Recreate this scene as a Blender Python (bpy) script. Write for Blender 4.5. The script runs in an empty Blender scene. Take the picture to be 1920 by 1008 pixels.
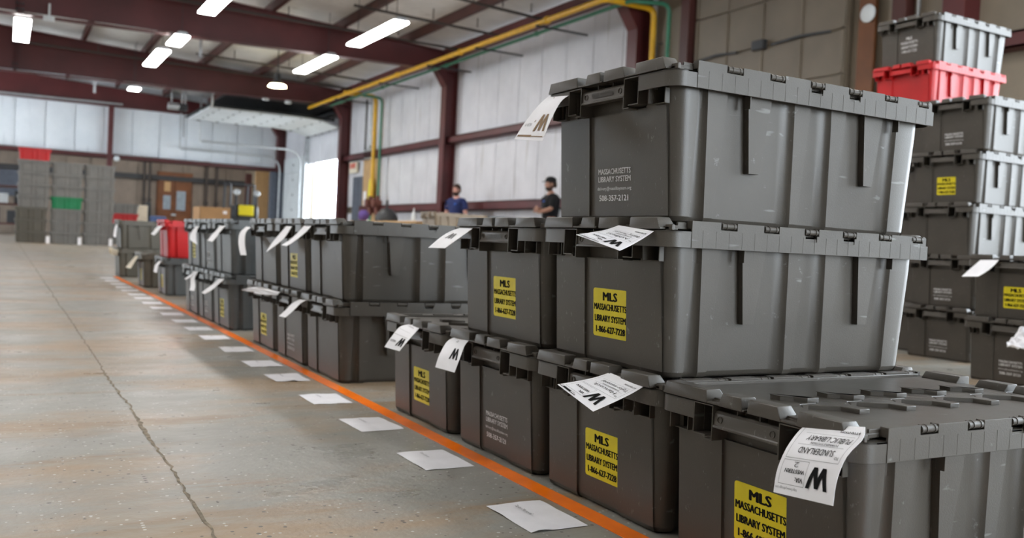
import bpy, bmesh, math, random
from mathutils import Vector, Matrix, noise
random.seed(7)
S = bpy.context.scene
C = bpy.context.collection
PI = math.pi

# ---------------------------------------------------------------- camera
FPX, YAW, PITCH, ROLL, CAMH = 1711.5, 0.5104, 0.0262, 0.0491, 0.4998
_cy, _sy, _cp, _sp = math.cos(YAW), math.sin(YAW), math.cos(PITCH), math.sin(PITCH)
FWD = Vector((_sy*_cp, _cy*_cp, -_sp))
_R0 = Vector((_cy, -_sy, 0)); _U0 = _R0.cross(FWD)
RGT = math.cos(ROLL)*_R0 + math.sin(ROLL)*_U0
UPV = -math.sin(ROLL)*_R0 + math.cos(ROLL)*_U0
EYE = Vector((0, 0, CAMH))
cam_d = bpy.data.cameras.new('camera'); cam = bpy.data.objects.new('camera', cam_d); C.objects.link(cam)
cam.matrix_world = Matrix(((RGT.x, UPV.x, -FWD.x, 0), (RGT.y, UPV.y, -FWD.y, 0), (RGT.z, UPV.z, -FWD.z, CAMH), (0, 0, 0, 1)))
cam_d.sensor_width = 36; cam_d.lens = 36*FPX/1920; cam_d.clip_end = 300; cam_d.clip_start = .02
cam_d.dof.use_dof = True; cam_d.dof.focus_distance = 1.5; cam_d.dof.aperture_fstop = 5.6
S.camera = cam

def at(x, y, ax, v):
    """point seen at pixel (x, y) of the 1920x1008 photograph on the plane axis ax = v"""
    d = FWD + (x-960)/FPX*RGT - (y-504)/FPX*UPV
    return EYE + d*((v-EYE[ax])/d[ax])

# ---------------------------------------------------------------- world, exposure, lights
S.view_settings.view_transform = 'Standard'; S.view_settings.look = 'None'
S.view_settings.gamma = 1; S.view_settings.use_curve_mapping = False
S.view_settings.exposure = 0.50
W = bpy.data.worlds.new('world'); S.world = W; W.use_nodes = True
bg = W.node_tree.nodes['Background']; bg.inputs[0].default_value = (.83, .92, 1.0, 1); bg.inputs[1].default_value = 9.0
LAMP = 21.0          # radiance of the fluorescent diffusers

# ---------------------------------------------------------------- materials
def new_mat(name):
    m = bpy.data.materials.new(name); m.use_nodes = True
    nt = m.node_tree; return m, nt, nt.nodes['Principled BSDF']
def N(nt, t, **kw):
    n = nt.nodes.new(t)
    for k, v in kw.items():
        if k in n.inputs: n.inputs[k].default_value = v
        else: setattr(n, k, v)
    return n
def plain(name, col, rough=.5, metal=0, noise_amt=.12, scale=8, emit=None, strength=1, bump=0):
    m, nt, b = new_mat(name)
    b.inputs['Roughness'].default_value = rough; b.inputs['Metallic'].default_value = metal
    tc = N(nt, 'ShaderNodeTexCoord'); nz = N(nt, 'ShaderNodeTexNoise', Scale=scale, Detail=5)
    nt.links.new(tc.outputs['Object'], nz.inputs['Vector'])
    r = N(nt, 'ShaderNodeValToRGB')
    r.color_ramp.elements[0].position = .3; r.color_ramp.elements[1].position = .7
    r.color_ramp.elements[0].color = (*[c*(1-noise_amt) for c in col], 1)
    r.color_ramp.elements[1].color = (*[min(1, c*(1+noise_amt)) for c in col], 1)
    nt.links.new(nz.outputs['Fac'], r.inputs['Fac']); nt.links.new(r.outputs['Color'], b.inputs['Base Color'])
    if bump:
        bp = N(nt, 'ShaderNodeBump', Strength=bump, Distance=.01)
        nt.links.new(nz.outputs['Fac'], bp.inputs['Height']); nt.links.new(bp.outputs['Normal'], b.inputs['Normal'])
    if emit:
        b.inputs['Emission Color'].default_value = (*emit, 1); b.inputs['Emission Strength'].default_value = strength
    return m

def plastic(name, col, scuff=(.30, .31, .31), rough=.42, amt=.5):
    """moulded tote plastic: fine grain, cloudy wear, thin scratches"""
    m, nt, b = new_mat(name); L = nt.links.new
    tc = N(nt, 'ShaderNodeTexCoord')
    oi = N(nt, 'ShaderNodeObjectInfo')
    ad = N(nt, 'ShaderNodeVectorMath', operation='ADD')
    L(tc.outputs['Object'], ad.inputs[0]); L(oi.outputs['Location'], ad.inputs[1])
    n1 = N(nt, 'ShaderNodeTexNoise', Scale=5, Detail=6, Roughness=.65); L(ad.outputs[0], n1.inputs['Vector'])
    r1 = N(nt, 'ShaderNodeValToRGB')
    r1.color_ramp.elements[0].position = .3; r1.color_ramp.elements[0].color = (*[c*.86 for c in col], 1)
    r1.color_ramp.elements[1].position = .75; r1.color_ramp.elements[1].color = (*[c*1.14 for c in col], 1)
    L(n1.outputs['Fac'], r1.inputs['Fac'])
    # scratches: stretched noise, thresholded
    mp = N(nt, 'ShaderNodeMapping'); mp.inputs['Rotation'].default_value = (.3, .5, .9); mp.inputs['Scale'].default_value = (9, 260, 60)
    L(ad.outputs[0], mp.inputs['Vector'])
    n2 = N(nt, 'ShaderNodeTexNoise', Scale=1, Detail=2); L(mp.outputs[0], n2.inputs['Vector'])
    r2 = N(nt, 'ShaderNodeValToRGB'); r2.color_ramp.elements[0].position = .70; r2.color_ramp.elements[1].position = .76
    L(n2.outputs['Fac'], r2.inputs['Fac'])
    n3 = N(nt, 'ShaderNodeTexNoise', Scale=34, Detail=4, Roughness=.7); L(ad.outputs[0], n3.inputs['Vector'])
    r3 = N(nt, 'ShaderNodeValToRGB'); r3.color_ramp.elements[0].position = .66; r3.color_ramp.elements[1].position = .74
    L(n3.outputs['Fac'], r3.inputs['Fac'])
    mx = N(nt, 'ShaderNodeMath', operation='MAXIMUM'); L(r2.outputs['Color'], mx.inputs[0]); L(r3.outputs['Color'], mx.inputs[1])
    mu = N(nt, 'ShaderNodeMath', operation='MULTIPLY'); L(mx.outputs[0], mu.inputs[0]); mu.inputs[1].default_value = amt
    mix = N(nt, 'ShaderNodeMix', data_type='RGBA'); L(mu.outputs[0], mix.inputs['Factor'])
    L(r1.outputs['Color'], mix.inputs['A']); mix.inputs['B'].default_value = (*scuff, 1)
    L(mix.outputs['Result'], b.inputs['Base Color'])
    rr = N(nt, 'ShaderNodeMapRange'); rr.inputs['To Min'].default_value = rough-.07; rr.inputs['To Max'].default_value = rough+.12
    L(n1.outputs['Fac'], rr.inputs['Value']); L(rr.outputs[0], b.inputs['Roughness'])
    n4 = N(nt, 'ShaderNodeTexNoise', Scale=420, Detail=2); L(ad.outputs[0], n4.inputs['Vector'])
    bp = N(nt, 'ShaderNodeBump', Strength=.22, Distance=.0008); L(n4.outputs['Fac'], bp.inputs['Height'])
    L(bp.outputs['Normal'], b.inputs['Normal'])
    return m

M = {}
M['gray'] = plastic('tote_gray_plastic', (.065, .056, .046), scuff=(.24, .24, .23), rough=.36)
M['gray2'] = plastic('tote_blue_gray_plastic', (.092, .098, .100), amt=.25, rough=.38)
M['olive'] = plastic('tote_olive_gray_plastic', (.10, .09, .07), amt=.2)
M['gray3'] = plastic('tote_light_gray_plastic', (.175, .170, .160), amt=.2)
M['tan'] = plastic('tote_tan_plastic', (.27, .20, .13), amt=.2)
M['red'] = plastic('tote_red_plastic', (.50, .008, .010), scuff=(.8, .25, .25), amt=.25)
M['green'] = plastic('tote_green_plastic', (.0, .20, .07), scuff=(.2, .5, .3), amt=.2)
M['yellow'] = plain('sticker_yellow', (.72, .60, .012), .35, noise_amt=.08, scale=30)
M['ink'] = plain('black_ink', (.008, .008, .008), .85)
M['ink'].node_tree.nodes['Principled BSDF'].inputs['Specular IOR Level'].default_value = .15
M['inkgray'] = plain('gray_ink', (.16, .16, .17), .6)
M['inkbrown'] = plain('smeared_brown_ink', (.22, .13, .06), .6)
M['inkred'] = plain('red_ink', (.7, .03, .02), .6)
M['whiteink'] = plain('white_stencil_ink', (.72, .71, .72), .6, noise_amt=.25, scale=120)
M['paper'] = plain('tag_paper', (.90, .90, .94), .7, noise_amt=.03, scale=20)
M['floorpaper'] = plain('floor_card_paper', (.74, .73, .76), .6, noise_amt=.05, scale=20)
M['cream'] = plain('cream_paper', (.75, .68, .55), .8)
M['orange'] = plain('orange_tape', (.95, .19, .004), .32, noise_amt=.10, scale=14, bump=.1)
M['steel'] = plain('oxide_red_steel', (.095, .017, .018), .45, noise_amt=.2, scale=1.5)
M['steeldark'] = plain('dark_purlin_steel', (.075, .022, .018), .5, noise_amt=.2, scale=1.5)
M['dark'] = plain('dark_painted_metal', (.03, .032, .036), .5)
M['black'] = plain('black_rubber', (.012, .012, .013), .6)
M['galv'] = plain('galvanised_metal', (.55, .58, .60), .35, .7, scale=5)
M['pipe'] = plain('dark_sprinkler_pipe', (.05, .04, .035), .5)
M['yellowpipe'] = plain('yellow_gas_pipe', (.75, .42, .015), .4)
M['greenpipe'] = plain('green_air_pipe', (.045, .22, .13), .4)
M['wood'] = plain('varnished_brown_wood', (.17, .06, .018), .5, noise_amt=.25, scale=3)
M['ply'] = plain('plywood', (.52, .33, .16), .7, noise_amt=.12, scale=3)
M['card'] = plain('cardboard', (.42, .24, .11), .8, noise_amt=.1, scale=3)
M['glass'] = plain('door_glass', (.30, .36, .42), .1)
M['graydoor'] = plain('blue_gray_door_paint', (.10, .115, .15), .5)
M['fluo'] = plain('fluorescent_diffuser', (.9, .9, .9), .5, emit=(1.0, .98, .95), strength=LAMP)
M['sodium'] = plain('sodium_lamp_glass', (.9, .85, .6), .5, emit=(1.0, .86, .45), strength=25)
M['doorwhite'] = plain('white_door_panel', (.72, .76, .78), .45, noise_amt=.06, scale=2)
M['doorbeige'] = plain('beige_door_panel', (.19, .155, .115), .5, noise_amt=.10, scale=2)
M['rust'] = plain('rusty_valve', (.16, .05, .035), .6)
M['blue'] = plain('blue_plastic', (.05, .09, .22), .5)
M['skin'] = plain('skin', (.50, .26, .18), .5, noise_amt=.05)
M['skinpink'] = plain('pink_skin', (.62, .33, .27), .5, noise_amt=.05)
M['hair'] = plain('dark_brown_hair', (.035, .018, .010), .7, noise_amt=.3, scale=60)
M['navy'] = plain('navy_cloth', (.022, .035, .13), .9)
M['blackcloth'] = plain('black_cloth', (.010, .010, .012), .9)
M['jeans'] = plain('dark_trousers', (.03, .035, .05), .9)
M['badge'] = plain('blue_embroidery', (.04, .16, .65), .8)

def liner(name, c1, c2, stain):
    m, nt, b = new_mat(name); L = nt.links.new
    b.inputs['Roughness'].default_value = .55
    tc = N(nt, 'ShaderNodeTexCoord'); ge = N(nt, 'ShaderNodeNewGeometry')
    n1 = N(nt, 'ShaderNodeTexNoise', Scale=1.3, Detail=6, Roughness=.6); L(ge.outputs['Position'], n1.inputs['Vector'])
    r = N(nt, 'ShaderNodeValToRGB'); r.color_ramp.elements[0].position = .35; r.color_ramp.elements[1].position = .65
    r.color_ramp.elements[0].color = (*c1, 1); r.color_ramp.elements[1].color = (*c2, 1)
    L(n1.outputs['Fac'], r.inputs['Fac'])
    mp = N(nt, 'ShaderNodeMapping'); mp.inputs['Scale'].default_value = (5, 5, .5); L(ge.outputs['Position'], mp.inputs['Vector'])
    n2 = N(nt, 'ShaderNodeTexNoise', Scale=1, Detail=5); L(mp.outputs[0], n2.inputs['Vector'])
    r2 = N(nt, 'ShaderNodeValToRGB'); r2.color_ramp.elements[0].position = .62; r2.color_ramp.elements[1].position = .8
    L(n2.outputs['Fac'], r2.inputs['Fac'])
    mx = N(nt, 'ShaderNodeMix', data_type='RGBA'); L(r2.outputs['Color'], mx.inputs['Factor'])
    L(r.outputs['Color'], mx.inputs['A']); mx.inputs['B'].default_value = (*stain, 1)
    L(mx.outputs['Result'], b.inputs['Base Color'])
    bp = N(nt, 'ShaderNodeBump', Strength=.5, Distance=.05); L(n1.outputs['Fac'], bp.inputs['Height']); L(bp.outputs['Normal'], b.inputs['Normal'])
    return m
M['liner'] = liner('white_wall_liner', (.60, .60, .64), (.70, .70, .74), (.40, .38, .36))
M['linerwarm'] = liner('dim_warm_lit_wall_liner', (.22, .185, .14), (.27, .225, .17), (.14, .12, .09))  # white liner with warm, dim light put into its colour
M['linerleft'] = liner('left_wall_liner', (.62, .58, .52), (.72, .67, .60), (.45, .40, .34))
M['linerfar'] = liner('far_brown_wall', (.20, .16, .13), (.26, .21, .17), (.12, .10, .08))
M['roofin'] = liner('roof_insulation', (.66, .65, .63), (.78, .77, .75), (.50, .48, .46))
M['linerblue'] = liner('end_wall_liner', (.78, .83, .88), (.86, .90, .94), (.60, .64, .68))

def floor_mat():
    m, nt, b = new_mat('worn_painted_concrete'); L = nt.links.new
    ge = N(nt, 'ShaderNodeNewGeometry')
    def nz(scale, detail=6, rough=.6, sc=(1, 1, 1), off=(0, 0, 0)):
        mp = N(nt, 'ShaderNodeMapping'); mp.inputs['Scale'].default_value = sc; mp.inputs['Location'].default_value = off
        L(ge.outputs['Position'], mp.inputs['Vector'])
        n = N(nt, 'ShaderNodeTexNoise', Scale=scale, Detail=detail, Roughness=rough); L(mp.outputs[0], n.inputs['Vector']); return n
    def ramp(n, a, c, ca=(0, 0, 0), cb=(1, 1, 1)):
        r = N(nt, 'ShaderNodeValToRGB'); r.color_ramp.elements[0].position = a; r.color_ramp.elements[1].position = c
        r.color_ramp.elements[0].color = (*ca, 1); r.color_ramp.elements[1].color = (*cb, 1)
        L(n.outputs[0], r.inputs['Fac']); return r
    def mix(f, A, B):
        x = N(nt, 'ShaderNodeMix', data_type='RGBA'); L(f, x.inputs['Factor'])
        L(A, x.inputs['A'])
        if isinstance(B, tuple): x.inputs['B'].default_value = (*B, 1)
        else: L(B, x.inputs['B'])
        return x.outputs['Result']
    base = ramp(nz(1.1), .3, .7, (.225, .220, .195), (.30, .29, .26)).outputs['Color']
    # tan worn areas, stretched sideways as tyre and pallet wear
    t1 = ramp(nz(1.0, 8, .65, (.8, 1.9, 1)), .47, .60)
    c = mix(t1.outputs['Color'], base, (.31, .225, .145))
    t2 = ramp(nz(1.6, 7, .7, (.45, 2.6, 1), (3, 5, 0)), .55, .62)
    mm = N(nt, 'ShaderNodeMath', operation='MULTIPLY'); L(t2.outputs['Color'], mm.inputs[0]); mm.inputs[1].default_value = .75
    c = mix(mm.outputs[0], c, (.255, .175, .10))
    # white and dark chips thrown into the paint
    def chips(scale, thr, col, c):
        v = N(nt, 'ShaderNodeTexVoronoi', Scale=scale); L(ge.outputs['Position'], v.inputs['Vector'])
        sep = N(nt, 'ShaderNodeSeparateColor'); L(v.outputs['Color'], sep.inputs[0])
        lt = N(nt, 'ShaderNodeMath', operation='LESS_THAN'); L(v.outputs['Distance'], lt.inputs[0])
        mu = N(nt, 'ShaderNodeMath', operation='MULTIPLY'); L(sep.outputs[0], mu.inputs[0]); mu.inputs[1].default_value = thr
        mu2 = N(nt, 'ShaderNodeMath', operation='SUBTRACT'); L(mu.outputs[0], mu2.inputs[0]); mu2.inputs[1].default_value = thr-.34
        L(mu2.outputs[0], lt.inputs[1]); return mix(lt.outputs[0], c, col)
    c = chips(95, 1.5, (.50, .50, .48), c)
    c = chips(80, 1.8, (.08, .07, .06), c)
    L(c, b.inputs['Base Color'])
    rg = ramp(nz(2.3, 7, .7, (1, 1.6, 1)), .3, .75, (.22, .22, .22), (.55, .55, .55))
    L(rg.outputs['Color'], b.inputs['Roughness'])
    n5 = nz(45, 4, .6)
    bp = N(nt, 'ShaderNodeBump', Strength=.25, Distance=.004); L(n5.outputs['Fac'], bp.inputs['Height'])
    n6 = nz(4, 5, .6)
    bp2 = N(nt, 'ShaderNodeBump', Strength=.25, Distance=.02); L(n6.outputs['Fac'], bp2.inputs['Height'])
    L(bp.outputs['Normal'], bp2.inputs['Normal']); L(bp2.outputs['Normal'], b.inputs['Normal'])
    return m
M['floor'] = floor_mat()
M['crack'] = plain('crumbled_joint_filler', (.20, .165, .12), .9, noise_amt=.5, scale=60)

# ---------------------------------------------------------------- mesh helpers
class MB:
    """collects closed shapes into one mesh"""
    def __init__(s): s.v = []; s.f = []
    def box(s, x0, x1, y0, y1, z0, z1):
        o = len(s.v)
        s.v += [(x0, y0, z0), (x1, y0, z0), (x1, y1, z0), (x0, y1, z0), (x0, y0, z1), (x1, y0, z1), (x1, y1, z1), (x0, y1, z1)]
        s.f += [tuple(o+i for i in q) for q in ((0, 3, 2, 1), (4, 5, 6, 7), (0, 1, 5, 4), (1, 2, 6, 5), (2, 3, 7, 6), (3, 0, 4, 7))]
        return s
    def loft(s, loops, cap=True):
        """loops: lists of 3-D points, same count, counter-clockwise seen from the end"""
        o = len(s.v); n = len(loops[0])
        for l in loops: s.v += [tuple(p) for p in l]
        for k in range(len(loops)-1):
            for i in range(n):
                j = (i+1) % n; a = o+k*n
                s.f.append((a+i, a+j, a+n+j, a+n+i))
        if cap:
            s.f.append(tuple(o+i for i in reversed(range(n))))
            s.f.append(tuple(o+(len(loops)-1)*n+i for i in range(n)))
        return s
    def prism(s, pts, ax, a, b):
        """extrude a 2-D outline along axis ax from a to b"""
        def P(p, t):
            q = list(p); q.insert(ax, t); return q
        return s.loft([[P(p, a) for p in pts], [P(p, b) for p in pts]])
    def cyl(s, p, q, r, n=10, r2=None, cap=True):
        p = Vector(p); q = Vector(q); d = (q-p).normalized(); r2 = r if r2 is None else r2
        a = d.orthogonal().normalized(); b = d.cross(a)
        L1 = [p+(a*math.cos(2*PI*i/n)+b*math.sin(2*PI*i/n))*r for i in range(n)]
        L2 = [q+(a*math.cos(2*PI*i/n)+b*math.sin(2*PI*i/n))*r2 for i in range(n)]
        return s.loft([L1, L2], cap)
    def tube(s, pts, r, n=8):
        pts = [Vector(p) for p in pts]; loops = []
        a = None
        for i, p in enumerate(pts):
            d = ((pts[min(i+1, len(pts)-1)]-p).normalized() + (p-pts[max(i-1, 0)]).normalized()).normalized()
            a = (d.orthogonal() if a is None else a - d*a.dot(d)).normalized(); b = d.cross(a)
            loops.append([p+(a*math.cos(2*PI*k/n)+b*math.sin(2*PI*k/n))*r for k in range(n)])
        return s.loft(loops)
    def ball(s, c, rx, ry, rz, n=12, m=8):
        c = Vector(c); loops = []
        for k in range(1, m):
            t = -PI/2+PI*k/m
            loops.append([(c.x+rx*math.cos(t)*math.cos(2*PI*i/n), c.y+ry*math.cos(t)*math.sin(2*PI*i/n), c.z+rz*math.sin(t)) for i in range(n)])
        return s.loft(loops)
    def mesh(s, name, mat, bevel=0, seg=1, smooth=40):
        bm = bmesh.new(); vs = [bm.verts.new(v) for v in s.v]
        for f in s.f:
            try: bm.faces.new([vs[i] for i in f])
            except ValueError: pass
        if name == 'tub':
            bmesh.ops.remove_doubles(bm, verts=bm.verts, dist=.00001)
        bmesh.ops.recalc_face_normals(bm, faces=bm.faces)
        if bevel:
            es = [e for e in bm.edges if len(e.link_faces) == 2 and e.calc_face_angle(0) > math.radians(35)]
            bmesh.ops.bevel(bm, geom=es, offset=bevel, segments=seg, affect='EDGES', profile=.5, clamp_overlap=True)
        if smooth:
            for f in bm.faces: f.smooth = True
            for e in bm.edges:
                if len(e.link_faces) == 2 and e.calc_face_angle(0) > math.radians(smooth): e.smooth = False
        me = bpy.data.meshes.new(name); bm.to_mesh(me); bm.free()
        me.materials.append(mat if not isinstance(mat, str) else M[mat]); return me
    def obj(s, name, mat, parent=None, bevel=0, seg=1, smooth=40):
        return link(name, s.mesh(name, mat, bevel, seg, smooth), parent)
def link(name, me, parent=None, loc=None):
    o = bpy.data.objects.new(name, me); C.objects.link(o)
    if parent: o.parent = parent
    if loc is not None: o.location = loc
    return o
def empty(name, loc, label=None, cat=None, group=None, rz=0):
    o = bpy.data.objects.new(name, None); C.objects.link(o); o.location = loc; o.rotation_euler.z = rz
    o.empty_display_size = .1
    return tag(o, label, cat, group)
def tag(o, label=None, cat=None, group=None, kind=None):
    if label: o['label'] = label
    if cat: o['category'] = cat
    if group: o['group'] = group
    if kind: o['kind'] = kind
    return o
def bx(*a): return MB().box(*a)

# ---- lettering: flat meshes from the built-in font, kept as 2-D vertices and faces
_tc = {}
def letters(txt, bold=0.0, shear=0.0):
    bold = 0
    k = (txt, bold, shear)
    if k not in _tc:
        cu = bpy.data.curves.new('lettering', 'FONT'); cu.body = txt; cu.resolution_u = 2; cu.shear = shear
        o = bpy.data.objects.new('lettering', cu); C.objects.link(o)
        dg = bpy.context.evaluated_depsgraph_get(); me = o.evaluated_get(dg).to_mesh()
        v = [(p.co.x, p.co.y) for p in me.vertices]; f = [tuple(q.vertices) for q in me.polygons]
        o.evaluated_get(dg).to_mesh_clear(); bpy.data.objects.remove(o); bpy.data.curves.remove(cu)
        x0 = min(p[0] for p in v); x1 = max(p[0] for p in v)
        _tc[k] = ([((p[0]-x0)/(x1-x0), p[1]/.72) for p in v], f)
    return _tc[k]
class TX:
    """several lines of lettering and ruled lines placed in a 0..1 page, then mapped onto a surface"""
    def __init__(s, asp=1.0): s.v = []; s.f = []; s.lay = {}; s.nl = 0; s.asp = asp
    def line(s, txt, x0, x1, y, h, bold=0.0, flip=False, shear=0.0):
        v, f = letters(txt, 0, shear); t = max(0, bold)*h*1.3; asp = s.asp
        shifts = [(0, 0)] if t <= 0 else [(-t*asp, 0), (0, -t*.4), (0, t*.4), (t*asp, 0)]
        for li, (dx, dy) in enumerate(shifts):
            o = len(s.v)
            for a, b in v:
                u, w = x0+(x1-x0)*a+dx, y+h*b+dy
                s.v.append((1-u, 1-w) if flip else (u, w))
            s.f += [tuple(o+i for i in q) for q in f]
            for i in range(o, len(s.v)): s.lay[i] = li
        return s
    def rect(s, x0, x1, y0, y1, flip=False):
        o = len(s.v)
        for u, w in ((x0, y0), (x1, y0), (x1, y1), (x0, y1)): s.v.append((1-u, 1-w) if flip else (u, w))
        s.f.append((o, o+1, o+2, o+3)); return s
    def big_w(s, x0, x1, y0, y1, flip=False, turn=False):
        """heavy block W made of four strokes; turn sets it upside down"""
        for li, (a, b) in enumerate(((0, .22), (.22, .415), (.415, .61), (.61, .83))):
            up = a in (.22, .61)
            t0, t1 = (b, a) if not up else (a, b)       # bottom / top of the stroke
            q = [(t0, 0), (t0+.17, 0), (t1+.17, 1 if (a != .22 and a != .415) else .96), (t1, 1 if (a != .22 and a != .415) else .96)]
            o = len(s.v); m = 6
            for k in range(m+1):
                for (pa, pb) in ((q[0], q[3]), (q[1], q[2])):
                    u, w = pa[0]+(pb[0]-pa[0])*k/m, pa[1]+(pb[1]-pa[1])*k/m
                    if turn: u, w = 1-u, 1-w
                    u, w = x0+(x1-x0)*u, y0+(y1-y0)*w
                    s.v.append((1-u, 1-w) if flip else (u, w))
            s.f += [(o+2*k, o+2*k+1, o+2*k+3, o+2*k+2) for k in range(m)]
            for i in range(o, len(s.v)): s.lay[i] = li
        return s
    def rule(s, x0, x1, y, t=.004, n=8, flip=False):
        for i in range(n):
            s.rect(x0+(x1-x0)*i/n, x0+(x1-x0)*(i+1)/n, y-t/2, y+t/2, flip)
        return s
    def vrule(s, x, y0, y1, t=.004, n=8, flip=False):
        for i in range(n):
            s.rect(x-t/2, x+t/2, y0+(y1-y0)*i/n, y0+(y1-y0)*(i+1)/n, flip)
        return s
    def mesh(s, name, mat, fn):
        me = bpy.data.meshes.new(name); me.from_pydata([tuple(fn(u, w, .00008*s.lay.get(i, 0))) for i, (u, w) in enumerate(s.v)], [], s.f)
        me.materials.append(M[mat]); return me

# ================================================================ SETTING
XR = 9.5; YB = 35.6
def roofz(x): return 5.62-.062*x
def struct(o, **k):
    return tag(o, kind='structure', **k)
fl = struct(bx(-9.2, XR+3, -7, 43, -.15, 0).obj('floor', 'floor', smooth=0))
# expansion joint: a ragged crumbling line
mb = MB(); y = .4; pl = []; pr = []
random.seed(3)
while y < 34:
    w = .0015+.002*random.random()+.005*max(0, noise.noise((0, y*2.3, 0)))
    x = .32+.010*noise.noise((y*1.7, 3, 0))+.004*random.uniform(-1, 1)
    pl.append((x-w, y)); pr.append((x+w, y)); y += .025 if y < 6 else .12
for i in range(len(pl)-1):
    mb.v += [(pl[i][0], pl[i][1], .0009), (pr[i][0], pr[i][1], .0009), (pr[i+1][0], pr[i+1][1], .0009), (pl[i+1][0], pl[i+1][1], .0009)]
    mb.f.append(tuple(len(mb.v)-4+k for k in range(4)))
mb.obj('trim_1', 'crack', smooth=0)['kind'] = 'structure'

# ---- right wall: base sheet with openings, liner panels between girts
DOOR = (28.5, 32.1, 3.95)          # the open dock door
DOCK = (-3.6, 3.2, 4.6)            # dock doorway beside the camera, out of view
wr = MB()
def wall_x(mbb, x0, x1, y0, y1, z0, z1, holes):
    ys = sorted({y0, y1, *[h[0] for h in holes], *[h[1] for h in holes]})
    for a, b in zip(ys, ys[1:]):
        zz = z0
        for h in holes:
            if h[0] <= a and b <= h[1]: zz = h[2]
        mbb.box(x0, x1, a, b, zz, z1)
wall_x(wr, XR+.06, XR+.22, -7, 43, 0, 5.15, [DOOR, DOCK])
wall_right = struct(wr.obj('wall_right', 'linerwarm', smooth=0))
cols_y = [5.1, 12.62, 20.15, 27.85, 35.4]
g1, g2 = (1.24, 1.44), (2.85, 3.03)
# each liner sheet is its own piece
def sheet(y0, y1, z0, z1, mat, name='liner_panel', parent=wall_right):
    b = MB(); n = 4; loops = []
    # bulged insulation-backed sheet
    for k in range(n+1):
        zz = z0+(z1-z0)*k/n; d = .02*math.sin(PI*k/n)
        loops.append([(XR+.05, y0+.008, zz), (XR-.005-d*.3, y0+.010, zz), (XR-.02-d, (y0+y1)/2, zz), (XR-.005-d*.3, y1-.010, zz), (XR+.05, y1-.008, zz)])
    b.loft(loops); return b.obj(name, mat, parent)
y = 4.95
while y < 35.3:
    y1 = y+.93
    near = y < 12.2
    for (a, b) in ((0, 1.24), (1.44, 2.85), (3.03, 5.0)):
        if 7.6 < y+.5 < 11.4 : continue                           # beige sectional door
        if DOOR[0]-.5 < y+.46 < YB and a < 3: continue            # dock doors at the far end
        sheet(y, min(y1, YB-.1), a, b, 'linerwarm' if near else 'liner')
    y = y1
for (a, b), (s0, s1) in [((g), s) for g in (g1, g2) for s in ((3.3, 7.4), (11.5, 26.1 if g is g1 else 28.3))]:
    mb = MB(); mb.box(XR-.22, XR+.02, s0, s1, a, a+.03); mb.box(XR-.22, XR+.02, s0, s1, b-.03, b); mb.box(XR-.22, XR-.19, s0, s1, a, b)
    mb.obj('girt', 'steel', wall_right, .004)
ix = 1
mb = MB(); mb.box(XR-.35, XR-.02, 2.95, YB, 4.93, 5.12); struct(mb.obj('trim_2', 'steel'))     # eave strut
# columns and rafters (each frame one piece of the setting)
def column(y, w=.24):
    mb = MB()
    mb.box(XR-.34, XR-.32, y-w/2, y+w/2, 0, 4.75); mb.box(XR-.06, XR-.04, y-w/2, y+w/2, 0, 4.9)
    mb.box(XR-.33, XR-.05, y-.008, y+.008, 0, 4.85)
    mb.prism([(XR-.33, 4.62), (XR-.33, 4.2), (XR-.62, 4.62)], 1, y-w/2, y+w/2)
    return mb
for i, yy in enumerate(cols_y):
    o = struct(column(yy, .28).obj('trim_%d' % (3+i), 'steel'))
def rafter(y, name, w=.24, bolts=True):
    """tapered I-beam of a frame: web, bottom flange, stiffeners, bolted splice"""
    mb = MB(); x0, x1 = -9.0, XR-.04
    def zb(x): return 4.45+.016*x if x > 0 else 4.45
    mb.prism([(x1, zb(x1)), (x1, roofz(x1)), (x0, roofz(x0)), (x0, zb(x0))], 1, y-.01, y+.01)
    mb.prism([(x1, zb(x1)), (x1, zb(x1)+.02), (0, zb(0)+.02), (x0, zb(x0)+.02), (x0, zb(x0)), (0, zb(0))], 1, y-w/2, y+w/2)
    mb.prism([(x1, roofz(x1)-.02), (x1, roofz(x1)), (x0, roofz(x0)), (x0, roofz(x0)-.02)], 1, y-w/2, y+w/2)
    for xx in (.15, .19): mb.box(xx-.008, xx+.008, y-w/2, y+w/2, zb(xx), roofz(xx))
    o = struct(mb.obj(name, 'steel'))
    if bolts:
        b = MB()
        for z in (4.55, 4.66, 5.2, 5.32, 5.44):
            for s in (-.07, .07): b.cyl((.10, y+s, z), (.24, y+s, z), .022, 6)
        b.obj('splice_bolt', 'dark', o)
    return o
rafter(5.1, 'trim_8', bolts=False); rafter(12.62, 'trim_9', bolts=False); rafter(20.15, 'trim_10'); rafter(27.85, 'trim_11')
# roof deck and purlins
mb = MB()
def roofpiece(mb, x0, x1, y0, y1, up=.2, th=.1):
    mb.prism([(x1, roofz(x1)+up), (x1, roofz(x1)+up+th), (x0, roofz(x0)+up+th), (x0, roofz(x0)+up)], 1, y0, y1)
roofpiece(mb, -9.2, XR+.2, -7, 43)
ceiling = struct(mb.obj('ceiling', 'roofin', smooth=0))
for i, px in enumerate((-7.8, -6.2, -4.6, -3.0, -1.4, .2, 1.8, 3.4, 5.0, 6.6, 8.15)):
    mb = MB(); z = roofz(px)
    mb.box(px-.045, px+.045, -7, YB, z, z+.012); mb.box(px-.04, px-.028, -7, YB, z, z+.19); mb.box(px-.04, px+.05, -7, YB, z+.18, z+.2)
    mb.obj('purlin', 'steeldark', ceiling)
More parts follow.
